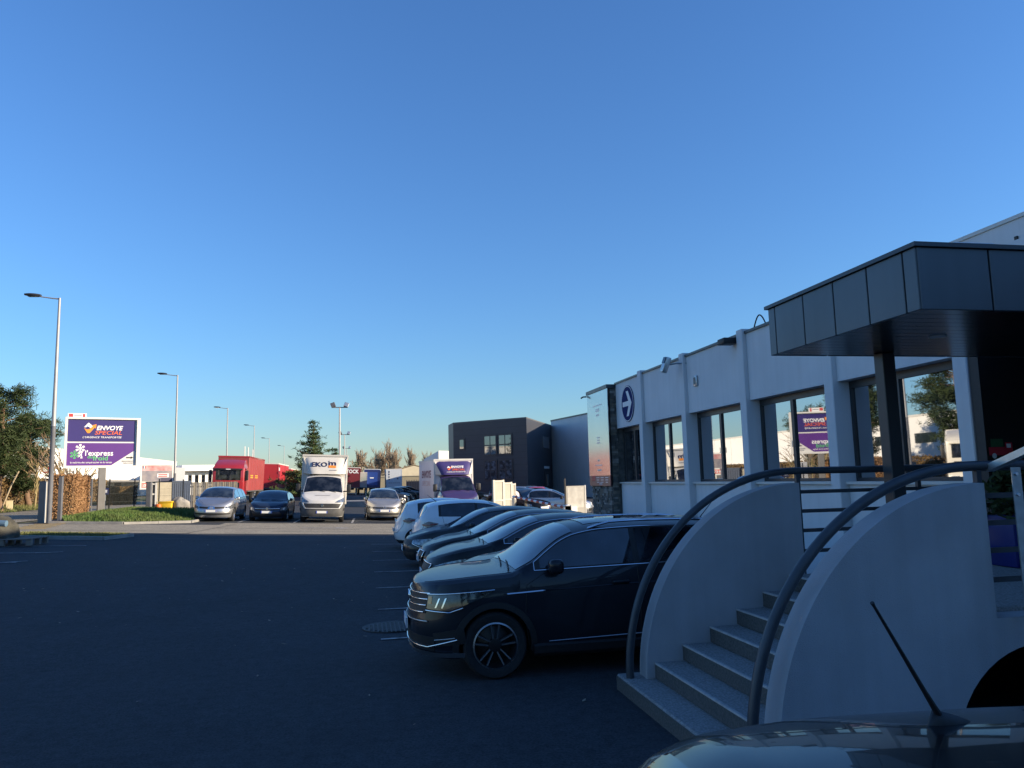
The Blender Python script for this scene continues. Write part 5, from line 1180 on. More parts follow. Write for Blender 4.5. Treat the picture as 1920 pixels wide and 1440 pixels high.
MB().bx(-.5, .5, -.03, .03, sp.z - .22, sp.z + .13).build("board", M_SIGNW, ss_, smooth=False); MB().bx(-.45, -.22, -.036, -.031, sp.z - .1, sp.z + .1).build("red_field", M_SIGNRED, ss_, smooth=False); MB().bx(.3, .42, -.036, -.031, sp.z - .14, sp.z + .1).build("red_field", M_SIGNRED, ss_, smooth=False); MB().bx(-.18, .25, -.036, -.031, sp.z - .02, sp.z + .04).build("print_line", M_GREYTXT, ss_, smooth=False); MB().lathe([(.05, 0), (.05, sp.z - .2)], 8, None).build("post", M_GALV, ss_)
# posts of the gate and fence
def post(px, d, w_, h_, lb, m=M_POSTG, name="gate_post", dp=None):
    p = cam_at(px, 940, d); z = gz(p.x, p.y); t = thing(name, lb, "post", (p.x, p.y, z), R(-4)); MB().rb(-w_ / 2, w_ / 2, -(dp or w_) / 2, (dp or w_) / 2, -.02, h_, .01, 1).build("shaft", m, t); MB().bx(-w_ / 2 - .01, w_ / 2 + .01, -(dp or w_) / 2 - .01, (dp or w_) / 2 + .01, h_ + .001, h_ + .02).build("cap", m, t, smooth=False); return t
p1 = post(80.5, 33.2, .26, 1.76, "thick grey steel gate post at the left, next to the yellow stripes"); MB().bx(.135, .17, -.14, -.08, 0, 1.74).build("guide_rail", M_CREAM, p1, smooth=False)
post(113, 35, .16, 1.98, "slim dark steel gate post left of the brown hedge", M_POLEDARK); post(279, 45.8, .26, 1.75, "blue grey square gate post right of the big sign", M_POLEDARK)
g2 = cam_at(288, 935, 46.2); gt = thing("sliding_gate", "end of a white sliding gate beside the square gate post", "gate", (g2.x, g2.y, gz(g2.x, g2.y)), R(8))
for x in (-.13, .12): MB().bx(x - .045, x + .045, -.05, .05, .02, 1.72).build("stile", M_CREAM, gt, smooth=False)
for z in (.15, 1.0, 1.6): MB().bx(-.08, .07, -.03, .03, z, z + .08).build("rail", M_CREAM, gt, smooth=False)
# wire mesh fence on thin black posts
wf = cam_at(158, 930, 44); we = cam_at(343, 930, 47.5); fn = thing("wire_fence", "wire mesh fence on thin black posts behind the big sign", "fence")
xsn = [(158, 44), (205, 45), (252, 45.9), (298, 46.8), (343, 47.5)]; pp = [cam_at(a, 930, d) for a, d in xsn]
for p in pp: MB().bx(p.x - .03, p.x + .03, p.y - .03, p.y + .03, gz(p.x, p.y), gz(p.x, p.y) + 1.95).build("post", M_BLACK, fn, smooth=False)
M_WIRE = mat("green grey wire", (.12, .13, .12), .6)
for a, b in zip(pp, pp[1:]):
    mb = MB(); n = 26
    for i in range(1, n):
        c = a.lerp(b, i / n); mb.bx(c.x - .003, c.x + .003, c.y - .003, c.y + .003, gz(c.x, c.y) + .05, gz(c.x, c.y) + 1.8)
    for z in (.1, .6, 1.1, 1.75): mb.tube([(a.x, a.y, gz(a.x, a.y) + z), (b.x, b.y, gz(b.x, b.y) + z)], .004, 4)
    mb.build("wire_mesh", M_WIRE, fn, smooth=False, kind="stuff")
# yellow bin, orange barrel, boulder, container and plank fence by the silver car
def boulder(name, lb, x, y, sx, sy, sz, m, seed, rz=0):
    bm = bmesh.new(); bmesh.ops.create_icosphere(bm, subdivisions=4, radius=1); rnd = random.Random(seed); off_ = Vector((rnd.random() * 9, rnd.random() * 9, rnd.random() * 9))
    from mathutils import noise as nz
    for v in bm.verts:
        n = v.co.normalized(); k = 1 + .28 * nz.noise(n * 1.3 + off_) + .12 * nz.noise(n * 3.3 + off_) + .05 * nz.noise(n * 9 + off_); v.co = Vector((n.x * k * sx, n.y * k * sy, max(-.25, n.z * k) * sz))
    me = bpy.data.meshes.new(name); bm.to_mesh(me); bm.free(); me.materials.append(m); me.polygons.foreach_set("use_smooth", [True] * len(me.polygons)); o = link(bpy.data.objects.new(name, me)); o.location = (x, y, gz(x, y) + .2 * sz); o.rotation_euler = (0, 0, rz); return tag(o, lb, "boulder")
M_ROCK = mat("grey rock", (.30, .28, .25), .9, col2=(.18, .17, .15), scale=3, bump=.6, bscale=14); M_LOG = mat("dark mottled rock", (.04, .038, .03), .95, col2=(.09, .085, .065), scale=4, bump=.6, bscale=16)  # second rock is near black, mottled with a paler brown
p = cam_at(338, 948, 47); boulder("boulder", "pale round boulder beside the silver people carrier", p.x, p.y, .62, .5, .75, M_ROCK, 2)
p = cam_at(12, 1000, 22.6); boulder("boulder", "big dark rock lying on a pallet at the left edge", p.x - .3, p.y + .2, .48, .48, .56, M_LOG, 5).location.z += .2
pt = thing("pallet", "weathered wooden pallet under the big rock at the left edge", "pallet", (p.x, p.y, gz(p.x, p.y)), R(-6)); M_PAL = mat("weathered pallet wood", (.16, .14, .12), .85, var=.25, scale=6)
for k in range(6): MB().bx(-.75, .95, -.5 + .18 * k, -.37 + .18 * k, .17, .195).build("deck_board", M_PAL, pt, smooth=False)
for x in (-.7, .05, .8):
    for y in (-.48, 0, .42): MB().bx(x, x + .14, y, y + .1, .0, .168).build("block", M_PAL, pt, smooth=False)
tr2 = cam_at(2, 1005, 21.6); tg = MB().tube([(tr2.x - .9, tr2.y + .1, gz(tr2.x, tr2.y) + .78), (tr2.x + .12, tr2.y, gz(tr2.x, tr2.y) + .70)], .09, 10).build("plastic_pipe", mat("pale blue pipe", (.1, .17, .24), .5), None); tag(tg, "pale blue plastic pipe lying against the dark rock at the left edge", "pipe")
p = cam_at(312, 948, 46.5); bn = thing("grit_bin", "yellow grit bin behind the verge near the boulder", "bin", (p.x, p.y, gz(p.x, p.y)), R(-3)); M_YEL = mat("yellow plastic", (.62, .40, .02), .5, var=.08); MB().rb(-.36, .36, -.3, .3, .02, .52, .04, 2).build("box", M_YEL, bn); MB().rb(-.4, .4, -.33, .33, .525, .62, .03, 2).build("lid", M_YEL, bn)
p = cam_at(297, 949, 46.2); ob = thing("plastic_barrel", "orange plastic barrel beside the white gate end", "barrel", (p.x, p.y, gz(p.x, p.y))); MB().lathe([(0, .02), (.16, .02), (.17, .1), (.18, .3), (.17, .42), (.12, .46), (0, .46)], 16).build("drum", mat("orange plastic", (.7, .14, .02), .5), ob); MB().lathe([(.178, .2), (.186, .21), (.186, .23), (.178, .24)], 16).build("band", M_SIGNW, ob)
a = cam_at(322, 930, 50); b = cam_at(357, 930, 51.5); ct = thing("storage_container", "dark navy storage container behind the boulder", "container", (a.x, a.y, gz(a.x, a.y)), math.atan2(b.y - a.y, b.x - a.x)); L_ = (b - a).length
MB().bx(0, L_, 0, 2.2, 0, 1.75).build("shell", mat("navy steel", (.02, .035, .07), .6, var=.1), ct, smooth=False)
for k in range(9): MB().bx(L_ * k / 9 + .02, L_ * k / 9 + .07, -.03, -.001, .1, 1.68).build("rib", MATS["navy steel"], ct, smooth=False)
MB().bx(-.03, L_ + .03, -.04, 2.24, 1.752, 1.84).build("lid", MATS["navy steel"], ct, smooth=False)
a = cam_at(358, 930, 53); b = cam_at(398, 930, 54.5); pf_ = thing("plank_fence", "dark upright plank fence behind the silver people carrier", "fence", (a.x, a.y, gz(a.x, a.y)), math.atan2(b.y - a.y, b.x - a.x)); L_ = (b - a).length + 2.2
M_PLK = [mat("plank %d" % i, c, .85, var=.2, scale=4) for i, c in enumerate(((.06, .06, .065), (.13, .115, .09), (.09, .085, .08)))]  # alternating planks: shade and sunlight put into the darker and warmer tones
n = 24
for k in range(n): MB().bx(L_ * k / n + .01, L_ * (k + 1) / n - .02, random.uniform(-.02, .02), .03, .05, 1.75 + random.uniform(-.02, .02)).build("plank", M_PLK[k % 3], pf_, smooth=False)
for z in (.35, 1.4): MB().bx(0, L_, .031, .08, z, z + .1).build("rail", M_PLK[0], pf_, smooth=False)
a = cam_at(294, 930, 49); b = cam_at(321, 930, 49.6); bf = thing("concrete_fence", "beige concrete fence panel behind the yellow bin", "fence", (a.x, a.y, gz(a.x, a.y)), math.atan2(b.y - a.y, b.x - a.x)); L_ = (b - a).length
for k in range(4): MB().bx(0, L_, -.03, .03, .02 + .43 * k, .44 + .43 * k).build("panel", mat("beige concrete", (.36, .32, .24), .85, var=.1), bf, smooth=False)
# second billboard, far blue sign, cabinet, leaning pole
a = cam_at(263, 890, 62); b = cam_at(326, 890, 63.5); b2 = thing("advert_billboard", "white framed advertising billboard with red band behind the big sign", "billboard", (a.x, a.y, 0), math.atan2(b.y - a.y, b.x - a.x)); L_ = (b - a).length; z1 = cam_at(295, 869, 62.7).z; z0 = cam_at(295, 917, 62.7).z
MB().bx(0, L_, 0, .15, z0, z1).build("frame", M_SIGNFR, b2, smooth=False)
uu = lambda f: .05 * L_ + f * .9 * L_; vv = lambda f: z0 + (.07 + .86 * f) * (z1 - z0); k_ = [0]
def ad(nm, m, u0, u1, v0, v1): k_[0] += 1; MB().bx(uu(u0), uu(u1), -.006 - .0015 * k_[0], -.002, vv(v0), vv(v1)).build(nm, m, b2, smooth=False)
ad("photo_field", mat("ad photo", (.13, .13, .17), .5, col2=(.3, .26, .25), scale=1.2), 0, 1, .28, .75); ad("sky_field", mat("ad sky", (.5, .38, .38), .5, col2=(.35, .12, .12), scale=1.5), 0, 1, .75, 1); ad("red_band", mat("ad red", (.55, .04, .02), .5), 0, 1, 0, .2); ad("dark_wedge", mat("ad dark", (.04, .04, .08), .5), .62, 1, .02, .42); ad("flag_blue", M_SBLUE, .02, .05, .86, .97); ad("flag_white", M_SIGNW, .05, .08, .86, .97); ad("flag_red", M_SIGNRED, .08, .11, .86, .97); ad("white_field", M_SIGNW, .5, .88, .45, .62)
for k in range(2): ad("red_print", M_SIGNRED, .53, .84, .47 + .075 * k, .52 + .075 * k)
text("phone_number", "1.03 20 87 82 12", .3, M_SIGNW, b2, faceM((uu(.28), -.03, vv(.09)), (1, 0, 0), (0, 0, 1)), bold=.012, width=.5 * L_)
for x in (.25, .75): MB().bx(L_ * x - .08, L_ * x + .08, .02, .14, .5, z0).build("post", M_POLEDARK, b2, smooth=False)
p = cam_at(197, 935, 50); bs = thing("info_sign", "small blue road sign seen just right of the big sign's post", "sign", (p.x, p.y, gz(p.x, p.y)), R(-5)); MB().bx(-.22, .22, -.02, 0, 1.0, 1.42).build("plate", M_SBLUE, bs, smooth=False); MB().bx(-.12, .12, -.026, -.021, 1.12, 1.3).build("symbol", M_SIGNW, bs, smooth=False); MB().lathe([(.03, 0), (.03, 1.4)], 8, Matrix.Translation((0, .03, 0))).build("post", M_GALV, bs)
p = cam_at(157, 925, 49); nb = thing("notice_board", "white notice board behind the wire fence", "notice board", (p.x, p.y, gz(p.x, p.y)), R(-4)); MB().bx(-.32, .32, -.03, 0, .75, 2.1).build("board", M_SIGNW, nb, smooth=False); MB().bx(-.34, .34, -.02, .03, .68, .749).build("rail", M_POSTG, nb, smooth=False); MB().bx(-.05, .05, .001, .06, 0, .75).build("post", M_POSTG, nb, smooth=False); MB().bx(.34, .5, -.05, .08, 0, 2.0).build("side_post", M_POLEDARK, nb, smooth=False)
p = cam_at(18, 939, 52); cb_ = thing("utility_cabinet", "beige utility cabinet at the foot of the brown hedge", "cabinet", (p.x, p.y, gz(p.x, p.y) + .1), R(20)); MB().rb(-.2, .2, -.15, .15, 0, .62, .015, 1).build("box", mat("beige plastic", (.5, .42, .26), .6), cb_); MB().bx(-.23, .23, -.18, .18, .622, .65).build("lid", MATS["beige plastic"], cb_, smooth=False)
a = cam_at(0, 955, 50); o = MB().tube([(a.x, a.y, .6), (a.x + .6, a.y, 2.4), (a.x + .95, a.y + .1, 3.3)], .05, 8).build("leaning_pole", mat("weathered pole wood", (.35, .28, .18), .8), None); tag(o, "thin leaning wooden pole at the left edge before the hedge", "pole")
p = cam_at(86, 880, 60); rs_ = thing("road_sign", "small red rimmed road sign above the thick gate post", "sign", (p.x, p.y, 0)); MB().lathe([(0, 0), (.3, 0), (.32, .02)], 20, Matrix.Translation((0, -.03, p.z)) @ Matrix.Rotation(math.pi / 2, 4, 'X')).build("rim", M_SIGNRED, rs_); MB().lathe([(0, .03), (.2, .03)], 20, Matrix.Translation((0, -.03, p.z)) @ Matrix.Rotation(math.pi / 2, 4, 'X')).build("face", M_SIGNW, rs_); MB().lathe([(.03, 0), (.03, p.z)], 8).build("post", M_GALV, rs_)
# long white warehouse across the road, smaller white offices further on
ww = thing("white_factory", "long bright white factory across the road on the left", "building", (-40, 0, 0)); M_BRWHITE = mat("white cladding", (.78, .77, .74), .6, var=.03, scale=.4)
MB().bx(-30, 0, 40, 178, 0, 7.3).build("wall", M_BRWHITE, ww, smooth=False); MB().bx(-30, .06, 39.9, 178.1, 7.302, 7.5).build("roof_edge", M_CREAM, ww, smooth=False)
MB().bx(.0, 2.8, 92, 150, 3.0, 3.3).build("dock_canopy", M_POSTG, ww, smooth=False)
for k in range(9): MB().bx(.002, .06, 94 + 6 * k, 97.4 + 6 * k, .7, 2.95).build("dock_door", mat("dock door", (.09, .09, .09), .6) if k % 2 else M_CREAM, ww, smooth=False)
for k in range(24): MB().bx(.0, .035, 44 + 5.5 * k, 44.06 + 5.5 * k, .4, 7.25).build("cladding_joint", M_CREAM, ww, smooth=False)
for k in range(7): MB().bx(.0, .05, 48 + 6.2 * k, 51 + 6.2 * k, 4.6, 5.6).build("window", M_CARGLASS, ww, smooth=False)
a = cam_at(322, 900, 128); b = cam_at(402, 900, 132); wo2 = thing("white_offices", "white low office block with dark window band behind the red lorry", "building", (a.x, a.y, 0), math.atan2(b.y - a.y, b.x - a.x)); L_ = (b - a).length; zt2 = cam_at(360, 873, 130).z
MB().bx(0, L_ * .3, 0, 8, 0, zt2 - .3).build("side_wing", mat("grey cladding", (.4, .41, .43), .6), wo2, smooth=False); MB().bx(L_ * .24, L_ + 4, 2, 14, 0, zt2 - 1.0).build("wall", M_BRWHITE, wo2, smooth=False); MB().bx(L_ * .24, L_ + 4, .2, 14, zt2 - .9, zt2 + .1).build("roof_slab", M_BRWHITE, wo2, smooth=False)
for k in range(4): MB().bx(L_ * (.45 + .16 * k), L_ * (.53 + .16 * k), 1.95, 1.999, 2.4, 4.0).build("window", M_CARGLASS, wo2, smooth=False)
MB().bx(L_ * .06, L_ * .2, -.03, -.001, 2.2, 3.0).build("window", M_CARGLASS, wo2, smooth=False)

# ------------------------------------------------------------------ vegetation
M_BARK = mat("pine bark", (.13, .085, .055), .9, col2=(.2, .12, .07), scale=5, bump=.6, bscale=14); M_BARKG = mat("grey bark", (.15, .135, .11), .9, var=.2, scale=5); M_BARKY = mat("lichen bark", (.24, .19, .09), .9, var=.25, scale=5)
def leafmat(name, c1, c2, tr=.25):
    m = bpy.data.materials.new(name); m.use_nodes = True; nt = m.node_tree; b = nt.nodes["Principled BSDF"]; pr(b, "Roughness", .65); pr(b, "Specular IOR Level", .25)
    oi = nt.nodes.new("ShaderNodeTexNoise"); oi.inputs["Scale"].default_value = .9; tc = nt.nodes.new("ShaderNodeTexCoord"); nt.links.new(tc.outputs["Object"], oi.inputs["Vector"])
    r = nt.nodes.new("ShaderNodeValToRGB"); r.color_ramp.elements[0].color = (*c1, 1); r.color_ramp.elements[1].color = (*c2, 1); r.color_ramp.elements[0].position = .3; r.color_ramp.elements[1].position = .7
    nt.links.new(oi.outputs["Fac"], r.inputs[0]); nt.links.new(r.outputs[0], b.inputs["Base Color"]); MATS[name] = m; return m
M_NEEDLE = leafmat("pine needles", (.02, .036, .012), (.05, .068, .022)); M_NEEDLE2 = leafmat("fir needles", (.03, .06, .022), (.075, .11, .035)); M_BEECH = leafmat("brown beech leaves", (.20, .10, .045), (.36, .21, .10)); M_HEDGE = leafmat("brown hedge leaves", (.12, .075, .035), (.2, .13, .05)); M_TWIG = mat("winter twigs", (.25, .17, .10), .9, var=.2, scale=2); M_TWIG2 = mat("poplar twigs", (.30, .22, .15), .9, var=.15, scale=2)
def clump(mb, c, r, n, rnd, ln, wd):
    for _ in range(n):
        d = Vector((rnd.gauss(0, 1), rnd.gauss(0, 1), rnd.gauss(.25, .8))).normalized(); p = c + Vector((rnd.uniform(-r, r), rnd.uniform(-r, r), rnd.uniform(-r * .6, r * .6)))
        s = d.cross(Vector((rnd.gauss(0, 1), rnd.gauss(0, 1), rnd.gauss(0, 1)))).normalized() * wd; e = p + d * ln * rnd.uniform(.6, 1.2)
        mb.add([p - s * .5, p + s * .5, e + s * .35, e - s * .35], [(0, 1, 2, 3)])
def pine(x, y, H, spread, lb, seed, base=.3, lean=0.0, group=None, dens=1.0):
    rnd = random.Random(seed); z0 = gz(x, y); t = thing("pine_tree", lb, "tree", (x, y, z0)); t["group"] = group or "pines beyond the road"
    tp = [Vector((lean * H * (i / 8) ** 1.5 + .15 * math.sin(i * 1.3 + seed), .12 * math.sin(i * .9 + seed), H * .95 * i / 8)) for i in range(9)]
    tr_ = MB().tube(tp, [.24 * (1 - i / 9.5) for i in range(9)], 8); fo = MB()
    def tpos(f): i = min(7, int(f * 8)); return tp[i].lerp(tp[i + 1], f * 8 - i)
    nb = 44
    for k in range(nb):
        f = base + (1 - base) * (k + rnd.random()) / nb; p = tpos(min(.99, f)); a = rnd.uniform(0, 6.3) ; prof = math.sin(math.pi * min(1, (1 - f) / (1 - base) * .78 + .16)) ** .8
        ln = spread * prof * rnd.uniform(.65, 1.15); up = rnd.uniform(-.05, .45); e = p + Vector((math.cos(a) * ln, math.sin(a) * ln, ln * up)); m_ = p.lerp(e, .5) + Vector((0, 0, ln * .06)); tr_.tube([p, m_, e], [.05, .035, .015], 5)
        for j in range(int((13 + 9 * ln) * dens)):
            u = rnd.uniform(.35, 1.05); c = p.lerp(e, u) + Vector((rnd.gauss(0, .22), rnd.gauss(0, .22), rnd.gauss(.06, .14))) * (1 + .25 * ln); clump(fo, c, .2, 15, rnd, .28, .04)
    tr_.build("trunk", M_BARK, t, sharp=60); fo.build("crown", M_NEEDLE, t, smooth=False)
p = cam_at(8, 800, 51); pine(p.x, p.y, 8.3, 2.15, "dark pine with bare lower trunk at the left edge of the picture", 3, .28)
p = cam_at(-75, 800, 56); pine(p.x, p.y, 9.2, 2.4, "tall pine just outside the left edge behind the first pine", 8, .3)
pine(-25.6, 47, 8.8, 2.4, "broad pine across the road, mirrored in the large window", 11, .35); pine(-27.5, 41.5, 9.4, 2.5, "taller pine beyond the road, mirrored at the window's right side", 15, .35); pine(-24.8, 64, 7.0, 2.0, "lower pine whose crown tops the brown hedge at the left", 21, .2)
def fir(x, y, H, Rb, lb, seed, tiers=19, dens=1.0, droop=-.06):
    rnd = random.Random(seed); t = thing("fir_tree", lb, "tree", (x, y, gz(x, y))); tr_ = MB().tube([(0, 0, 0), (0, 0, H * .5), (0, 0, H * .97)], [.22, .13, .02], 8); fo = MB()
    for k in range(tiers):
        f = .08 + .9 * k / (tiers - 1); z = H * f; R_ = Rb * (1 - f) ** 1.12 * (.72 if k % 2 else 1.1) * rnd.uniform(.85, 1.1) + .1; nbr = 7 if f < .85 else 4; a0 = rnd.uniform(0, 6)
        for b_ in range(nbr):
            a = a0 + 6.283 * b_ / nbr + rnd.uniform(-.3, .3); ln = R_ * rnd.uniform(.6, 1.15); e = Vector((math.cos(a) * ln, math.sin(a) * ln, z + ln * (.14 + .25 * f) )); s = Vector((0, 0, z)); m_ = s.lerp(e, .55) + Vector((0, 0, ln * droop)); tr_.tube([s, m_, e], [.04, .03, .01], 4)
            for j in range(max(3, int(6.5 * ln * dens))):
                u = rnd.uniform(.2, 1.03); c = s.lerp(m_, u / .55) if u < .55 else m_.lerp(e, (u - .55) / .45); c = c + Vector((rnd.gauss(0, .2), rnd.gauss(0, .2), rnd.gauss(.0, .06))); clump(fo, c, .13, 11, rnd, .26, .055)
    tr_.build("trunk", M_BARK, t, sharp=60); fo.build("crown", M_NEEDLE2, t, smooth=False)
p = cam_at(588, 797, 80); fir(p.x, p.y, p.z + .35 - gz(p.x, p.y), 3.9, "tall layered fir tree behind the white van", 5)
p = cam_at(628, 846, 88); fir(p.x, p.y, p.z, 1.8, "smaller fir tip showing right of the tall fir", 9, 12)
p = cam_at(666, 868, 185); fir(p.x, p.y, p.z, 2.6, "small dark fir among the bare trees of the horizon", 12, 12, .5)
def bare(x, y, H, lb, seed, m, spread=.5, upright=False, r0=.12, depth=4, name="bare_tree", twig=.012, z=None, n0=9):
    rnd = random.Random(seed); t = thing(name, lb, "tree", (x, y, gz(x, y) if z is None else z)); mb = MB(); tw = MB()
    def br(p, d, ln, r, lv):
        q = p + d * ln * .5 + Vector((rnd.gauss(0, .05), rnd.gauss(0, .05), 0)) * ln; e = p + d * ln; (mb if lv > depth - 2 else tw).tube([p, q, e], [r, r * .8, r * .55], 4 if lv < depth else 6, cap=False)
        if lv == 0: return
        for k in range(rnd.choice((3, 4)) if lv < depth else n0):
            u = rnd.uniform(.35, 1.0); s = p.lerp(e, u); sp_ = spread if not upright else spread * .45
            nd = (d + Vector((rnd.gauss(0, sp_), rnd.gauss(0, sp_), rnd.gauss(.12, sp_ * .5)))).normalized(); br(s, nd, ln * rnd.uniform(.4, .68), max(twig, r * .5), lv - 1)
    br(Vector((0, 0, 0)), Vector((0, 0, 1)), H * .62, r0, depth); mb.build("trunk", m, t, sharp=80); tw.build("crown", M_TWIG2 if upright else M_TWIG, t, smooth=False)
p = cam_at(113, 900, 47); bare(p.x, p.y, 4.2, "bare pollarded tree left of the big sign", 2, M_BARKY, .6, depth=3, twig=.014); p = cam_at(130, 900, 50); bare(p.x, p.y, 4.8, "thin bare tree rising behind the sign's left edge", 4, M_BARKG, .5, depth=3, twig=.014, r0=.06)
p = cam_at(160, 905, 52); bare(p.x, p.y, 3.6, "small bare tree seen below the big sign", 6, M_BARKY, .6, depth=3, twig=.013, r0=.1)
p = cam_at(68, 890, 56); bare(p.x, p.y, 5.2, "bare orange-twigged tree right of the pine", 13, M_BARKY, .5, depth=3, twig=.014, r0=.08)
for i, (px, py, d, lb) in enumerate([(675, 855, 215, "slim bare poplar far behind the dark red trailer"), (708, 859, 225, "bushy bare poplar at the left of the distant group"), (718, 857, 230, "bare poplar in the middle of the distant group"), (731, 848, 228, "tallest bare poplar of the distant group"), (741, 857, 224, "bare poplar at the right of the distant group"), (771, 854, 235, "lone bare poplar above the gabled shed's ridge"), (800, 862, 240, "faint bare poplar left of the box truck's roof")]):
    p = cam_at(px, py, d); bare(p.x, p.y, p.z * 1.02, lb, 30 + i, M_BARKG, .40, True, .10, 4, "poplar_tree", .028, 0, 34)
for i, (px, py, d, lb) in enumerate([(655, 872, 200, "low dark shrub tree at the end of the yard"), (693, 873, 210, "low bare tree between the poplars"), (757, 875, 215, "small bare tree behind the gabled shed")]):
    p = cam_at(px, py, d); bare(p.x, p.y, p.z * 1.1, lb, 50 + i, M_BARKG, .6, False, .14, 4, "bare_tree", .05, 0, 10)
def hedge(name, lb, a, b, wd, h, n, m, size, seed, z=None, cat="hedge"):
    rnd = random.Random(seed); A_, B_ = Vector((*a, 0)), Vector((*b, 0)); d = (B_ - A_).normalized(); s = Vector((-d.y, d.x, 0)); t = thing(name, lb, cat); mb = MB(); tw = MB(); L_ = (B_ - A_).length
    for _ in range(n):
        u = rnd.random(); side = rnd.gauss(0, .33); side = max(-.56, min(.56, side)); v = rnd.random() ** .8
        if rnd.random() < .6: side = rnd.choice((-.5, .5)) + rnd.gauss(0, .05)
        elif rnd.random() < .35: u = (-.4 * wd / L_ if rnd.random() < .5 else 1 + .1 * wd / L_) * rnd.uniform(.2, 1); side = rnd.uniform(-.5, .5)
        if rnd.random() < .2: v = 1 + rnd.gauss(0, .03)
        hh = h * (1 + .05 * math.sin(u * L_ * 1.3 + seed)); p = A_.lerp(B_, u) + s * side * wd; zz = gz(p.x, p.y) + v * hh
        n_ = Vector((rnd.gauss(0, 1), rnd.gauss(0, 1), rnd.gauss(0, .7))).normalized(); q = n_.cross(Vector((0, 0, 1))).normalized() * size * rnd.uniform(.5, 1); r_ = n_.cross(q).normalized() * size * rnd.uniform(.5, 1.1); c = Vector((p.x, p.y, zz)); mb.add([c - q, c - r_ * .8, c + q, c + r_], [(0, 1, 2, 3)])
    for _ in range(int(L_ * 14)):
        u = rnd.random(); p = A_.lerp(B_, u) + s * rnd.gauss(0, .25) * wd; z0 = gz(p.x, p.y); tw.tube([(p.x, p.y, z0), (p.x + rnd.gauss(0, .12), p.y + rnd.gauss(0, .12), z0 + h * rnd.uniform(.5, .98))], [.018, .007], 4)
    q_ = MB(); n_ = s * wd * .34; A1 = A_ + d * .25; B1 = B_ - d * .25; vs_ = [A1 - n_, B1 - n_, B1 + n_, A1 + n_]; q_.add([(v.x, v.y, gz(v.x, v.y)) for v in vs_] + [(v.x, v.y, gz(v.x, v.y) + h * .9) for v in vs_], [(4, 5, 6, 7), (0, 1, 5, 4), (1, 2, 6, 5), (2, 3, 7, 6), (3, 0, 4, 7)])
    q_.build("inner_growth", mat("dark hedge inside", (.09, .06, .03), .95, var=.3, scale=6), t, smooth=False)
    mb.build("leaves", m, t, smooth=False, kind="stuff"); tw.build("stems", M_TWIG, t, smooth=False, kind="stuff")
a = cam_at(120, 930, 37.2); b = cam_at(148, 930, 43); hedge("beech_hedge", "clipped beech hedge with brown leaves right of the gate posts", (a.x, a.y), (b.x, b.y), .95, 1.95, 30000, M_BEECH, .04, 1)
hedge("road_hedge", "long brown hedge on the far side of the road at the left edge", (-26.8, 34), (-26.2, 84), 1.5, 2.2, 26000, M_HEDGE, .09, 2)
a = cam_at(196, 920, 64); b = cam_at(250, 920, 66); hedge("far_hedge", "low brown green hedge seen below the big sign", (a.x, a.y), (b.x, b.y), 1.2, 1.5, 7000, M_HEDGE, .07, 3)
a = cam_at(548, 905, 96); b = cam_at(566, 905, 98); hedge("shrub_row", "olive shrubs at the foot of the tall fir", (a.x, a.y), (b.x, b.y), 1.5, 3.2, 3000, leafmat("olive shrub leaves", (.06, .07, .02), (.14, .13, .04)), .12, 4)
# evergreen in the planter
fo = MB(); rnd = random.Random(4)
for _ in range(160): 
    v = rnd.random(); clump(fo, Vector((rnd.gauss(0, .16 * (1.2 - v)), rnd.gauss(0, .16 * (1.2 - v)), .45 + .55 * v)), .05, 5, rnd, .1, .03)
fo.build("evergreen", M_NEEDLE, pl, smooth=False, kind="stuff")
for i, (x, y, h_) in enumerate(((-5.5, -15, 8.5), (-1.2, -17, 9.5), (3.4, -15.5, 8.0))):
    pine(x, y, h_, 2.3, "pine standing behind the viewer, %s, mirrored in the SUV's side glass" % ("left one", "tall middle one", "right one")[i], 60 + i, .2, group="pines behind the viewer", dens=.7)

# ------------------------------------------------------------------ far buildings and the barrier area
def quad_wall(name, m, parent, a, b, z0, z1, th=.2):
    """wall slab from a to b (x,y) with thickness away from the camera"""
    A_, B_ = Vector((a[0], a[1], 0)), Vector((b[0], b[1], 0)); d = (B_ - A_).normalized(); n = Vector((-d.y, d.x, 0)) * th
    if n.y < 0: n = -n
    return MB().prism([(A_.x, A_.y, z0), (B_.x, B_.y, z0), (B_.x + n.x, B_.y + n.y, z0), (A_.x + n.x, A_.y + n.y, z0)], (0, 0, z1 - z0)).build(name, m, parent, smooth=False)
M_CLEAR = glass("dim ground floor glass", (.045, .052, .065), refl=-.03, rough=.35)
M_DKCLAD = mat("anthracite cladding", (.045, .048, .058), .5, metal=.15, var=.05, scale=.6); M_DKCLAD2 = mat("anthracite cladding side", (.10, .10, .10), .55, var=.05, scale=.6)
dk = thing("dark_office_block", "two-storey anthracite clad office block with tall paned windows", "building")
Pc = cam_at(850, 830, 79); Pr = cam_at(988, 830, 74); Pl = cam_at(841, 830, 82.5); P3 = cam_at(1012, 830, 80); P4 = cam_at(1034, 830, 86)
zt3 = cam_at(988, 783, 74).z; zl3 = cam_at(850, 795, 79).z; ztop = (zt3 + zl3) / 2
vsb = [(Pl.x, Pl.y), (Pc.x, Pc.y), (Pr.x, Pr.y), (P3.x, P3.y), (P4.x, P4.y), (P4.x + 4, P4.y + 16), (Pl.x + 2, Pl.y + 16)]
MB().prism([(x, y, 0) for x, y in vsb], (0, 0, ztop)).build("wall", M_DKCLAD, dk, smooth=False)
MB().prism([(x, y, ztop + .002) for x, y in vsb], (0, 0, .12)).build("coping", M_DKCLAD2, dk, smooth=False)
dF = Vector((Pr.x - Pc.x, Pr.y - Pc.y, 0)); LF = dF.length; dF.normalize(); nF = Vector((dF.y, -dF.x, 0))
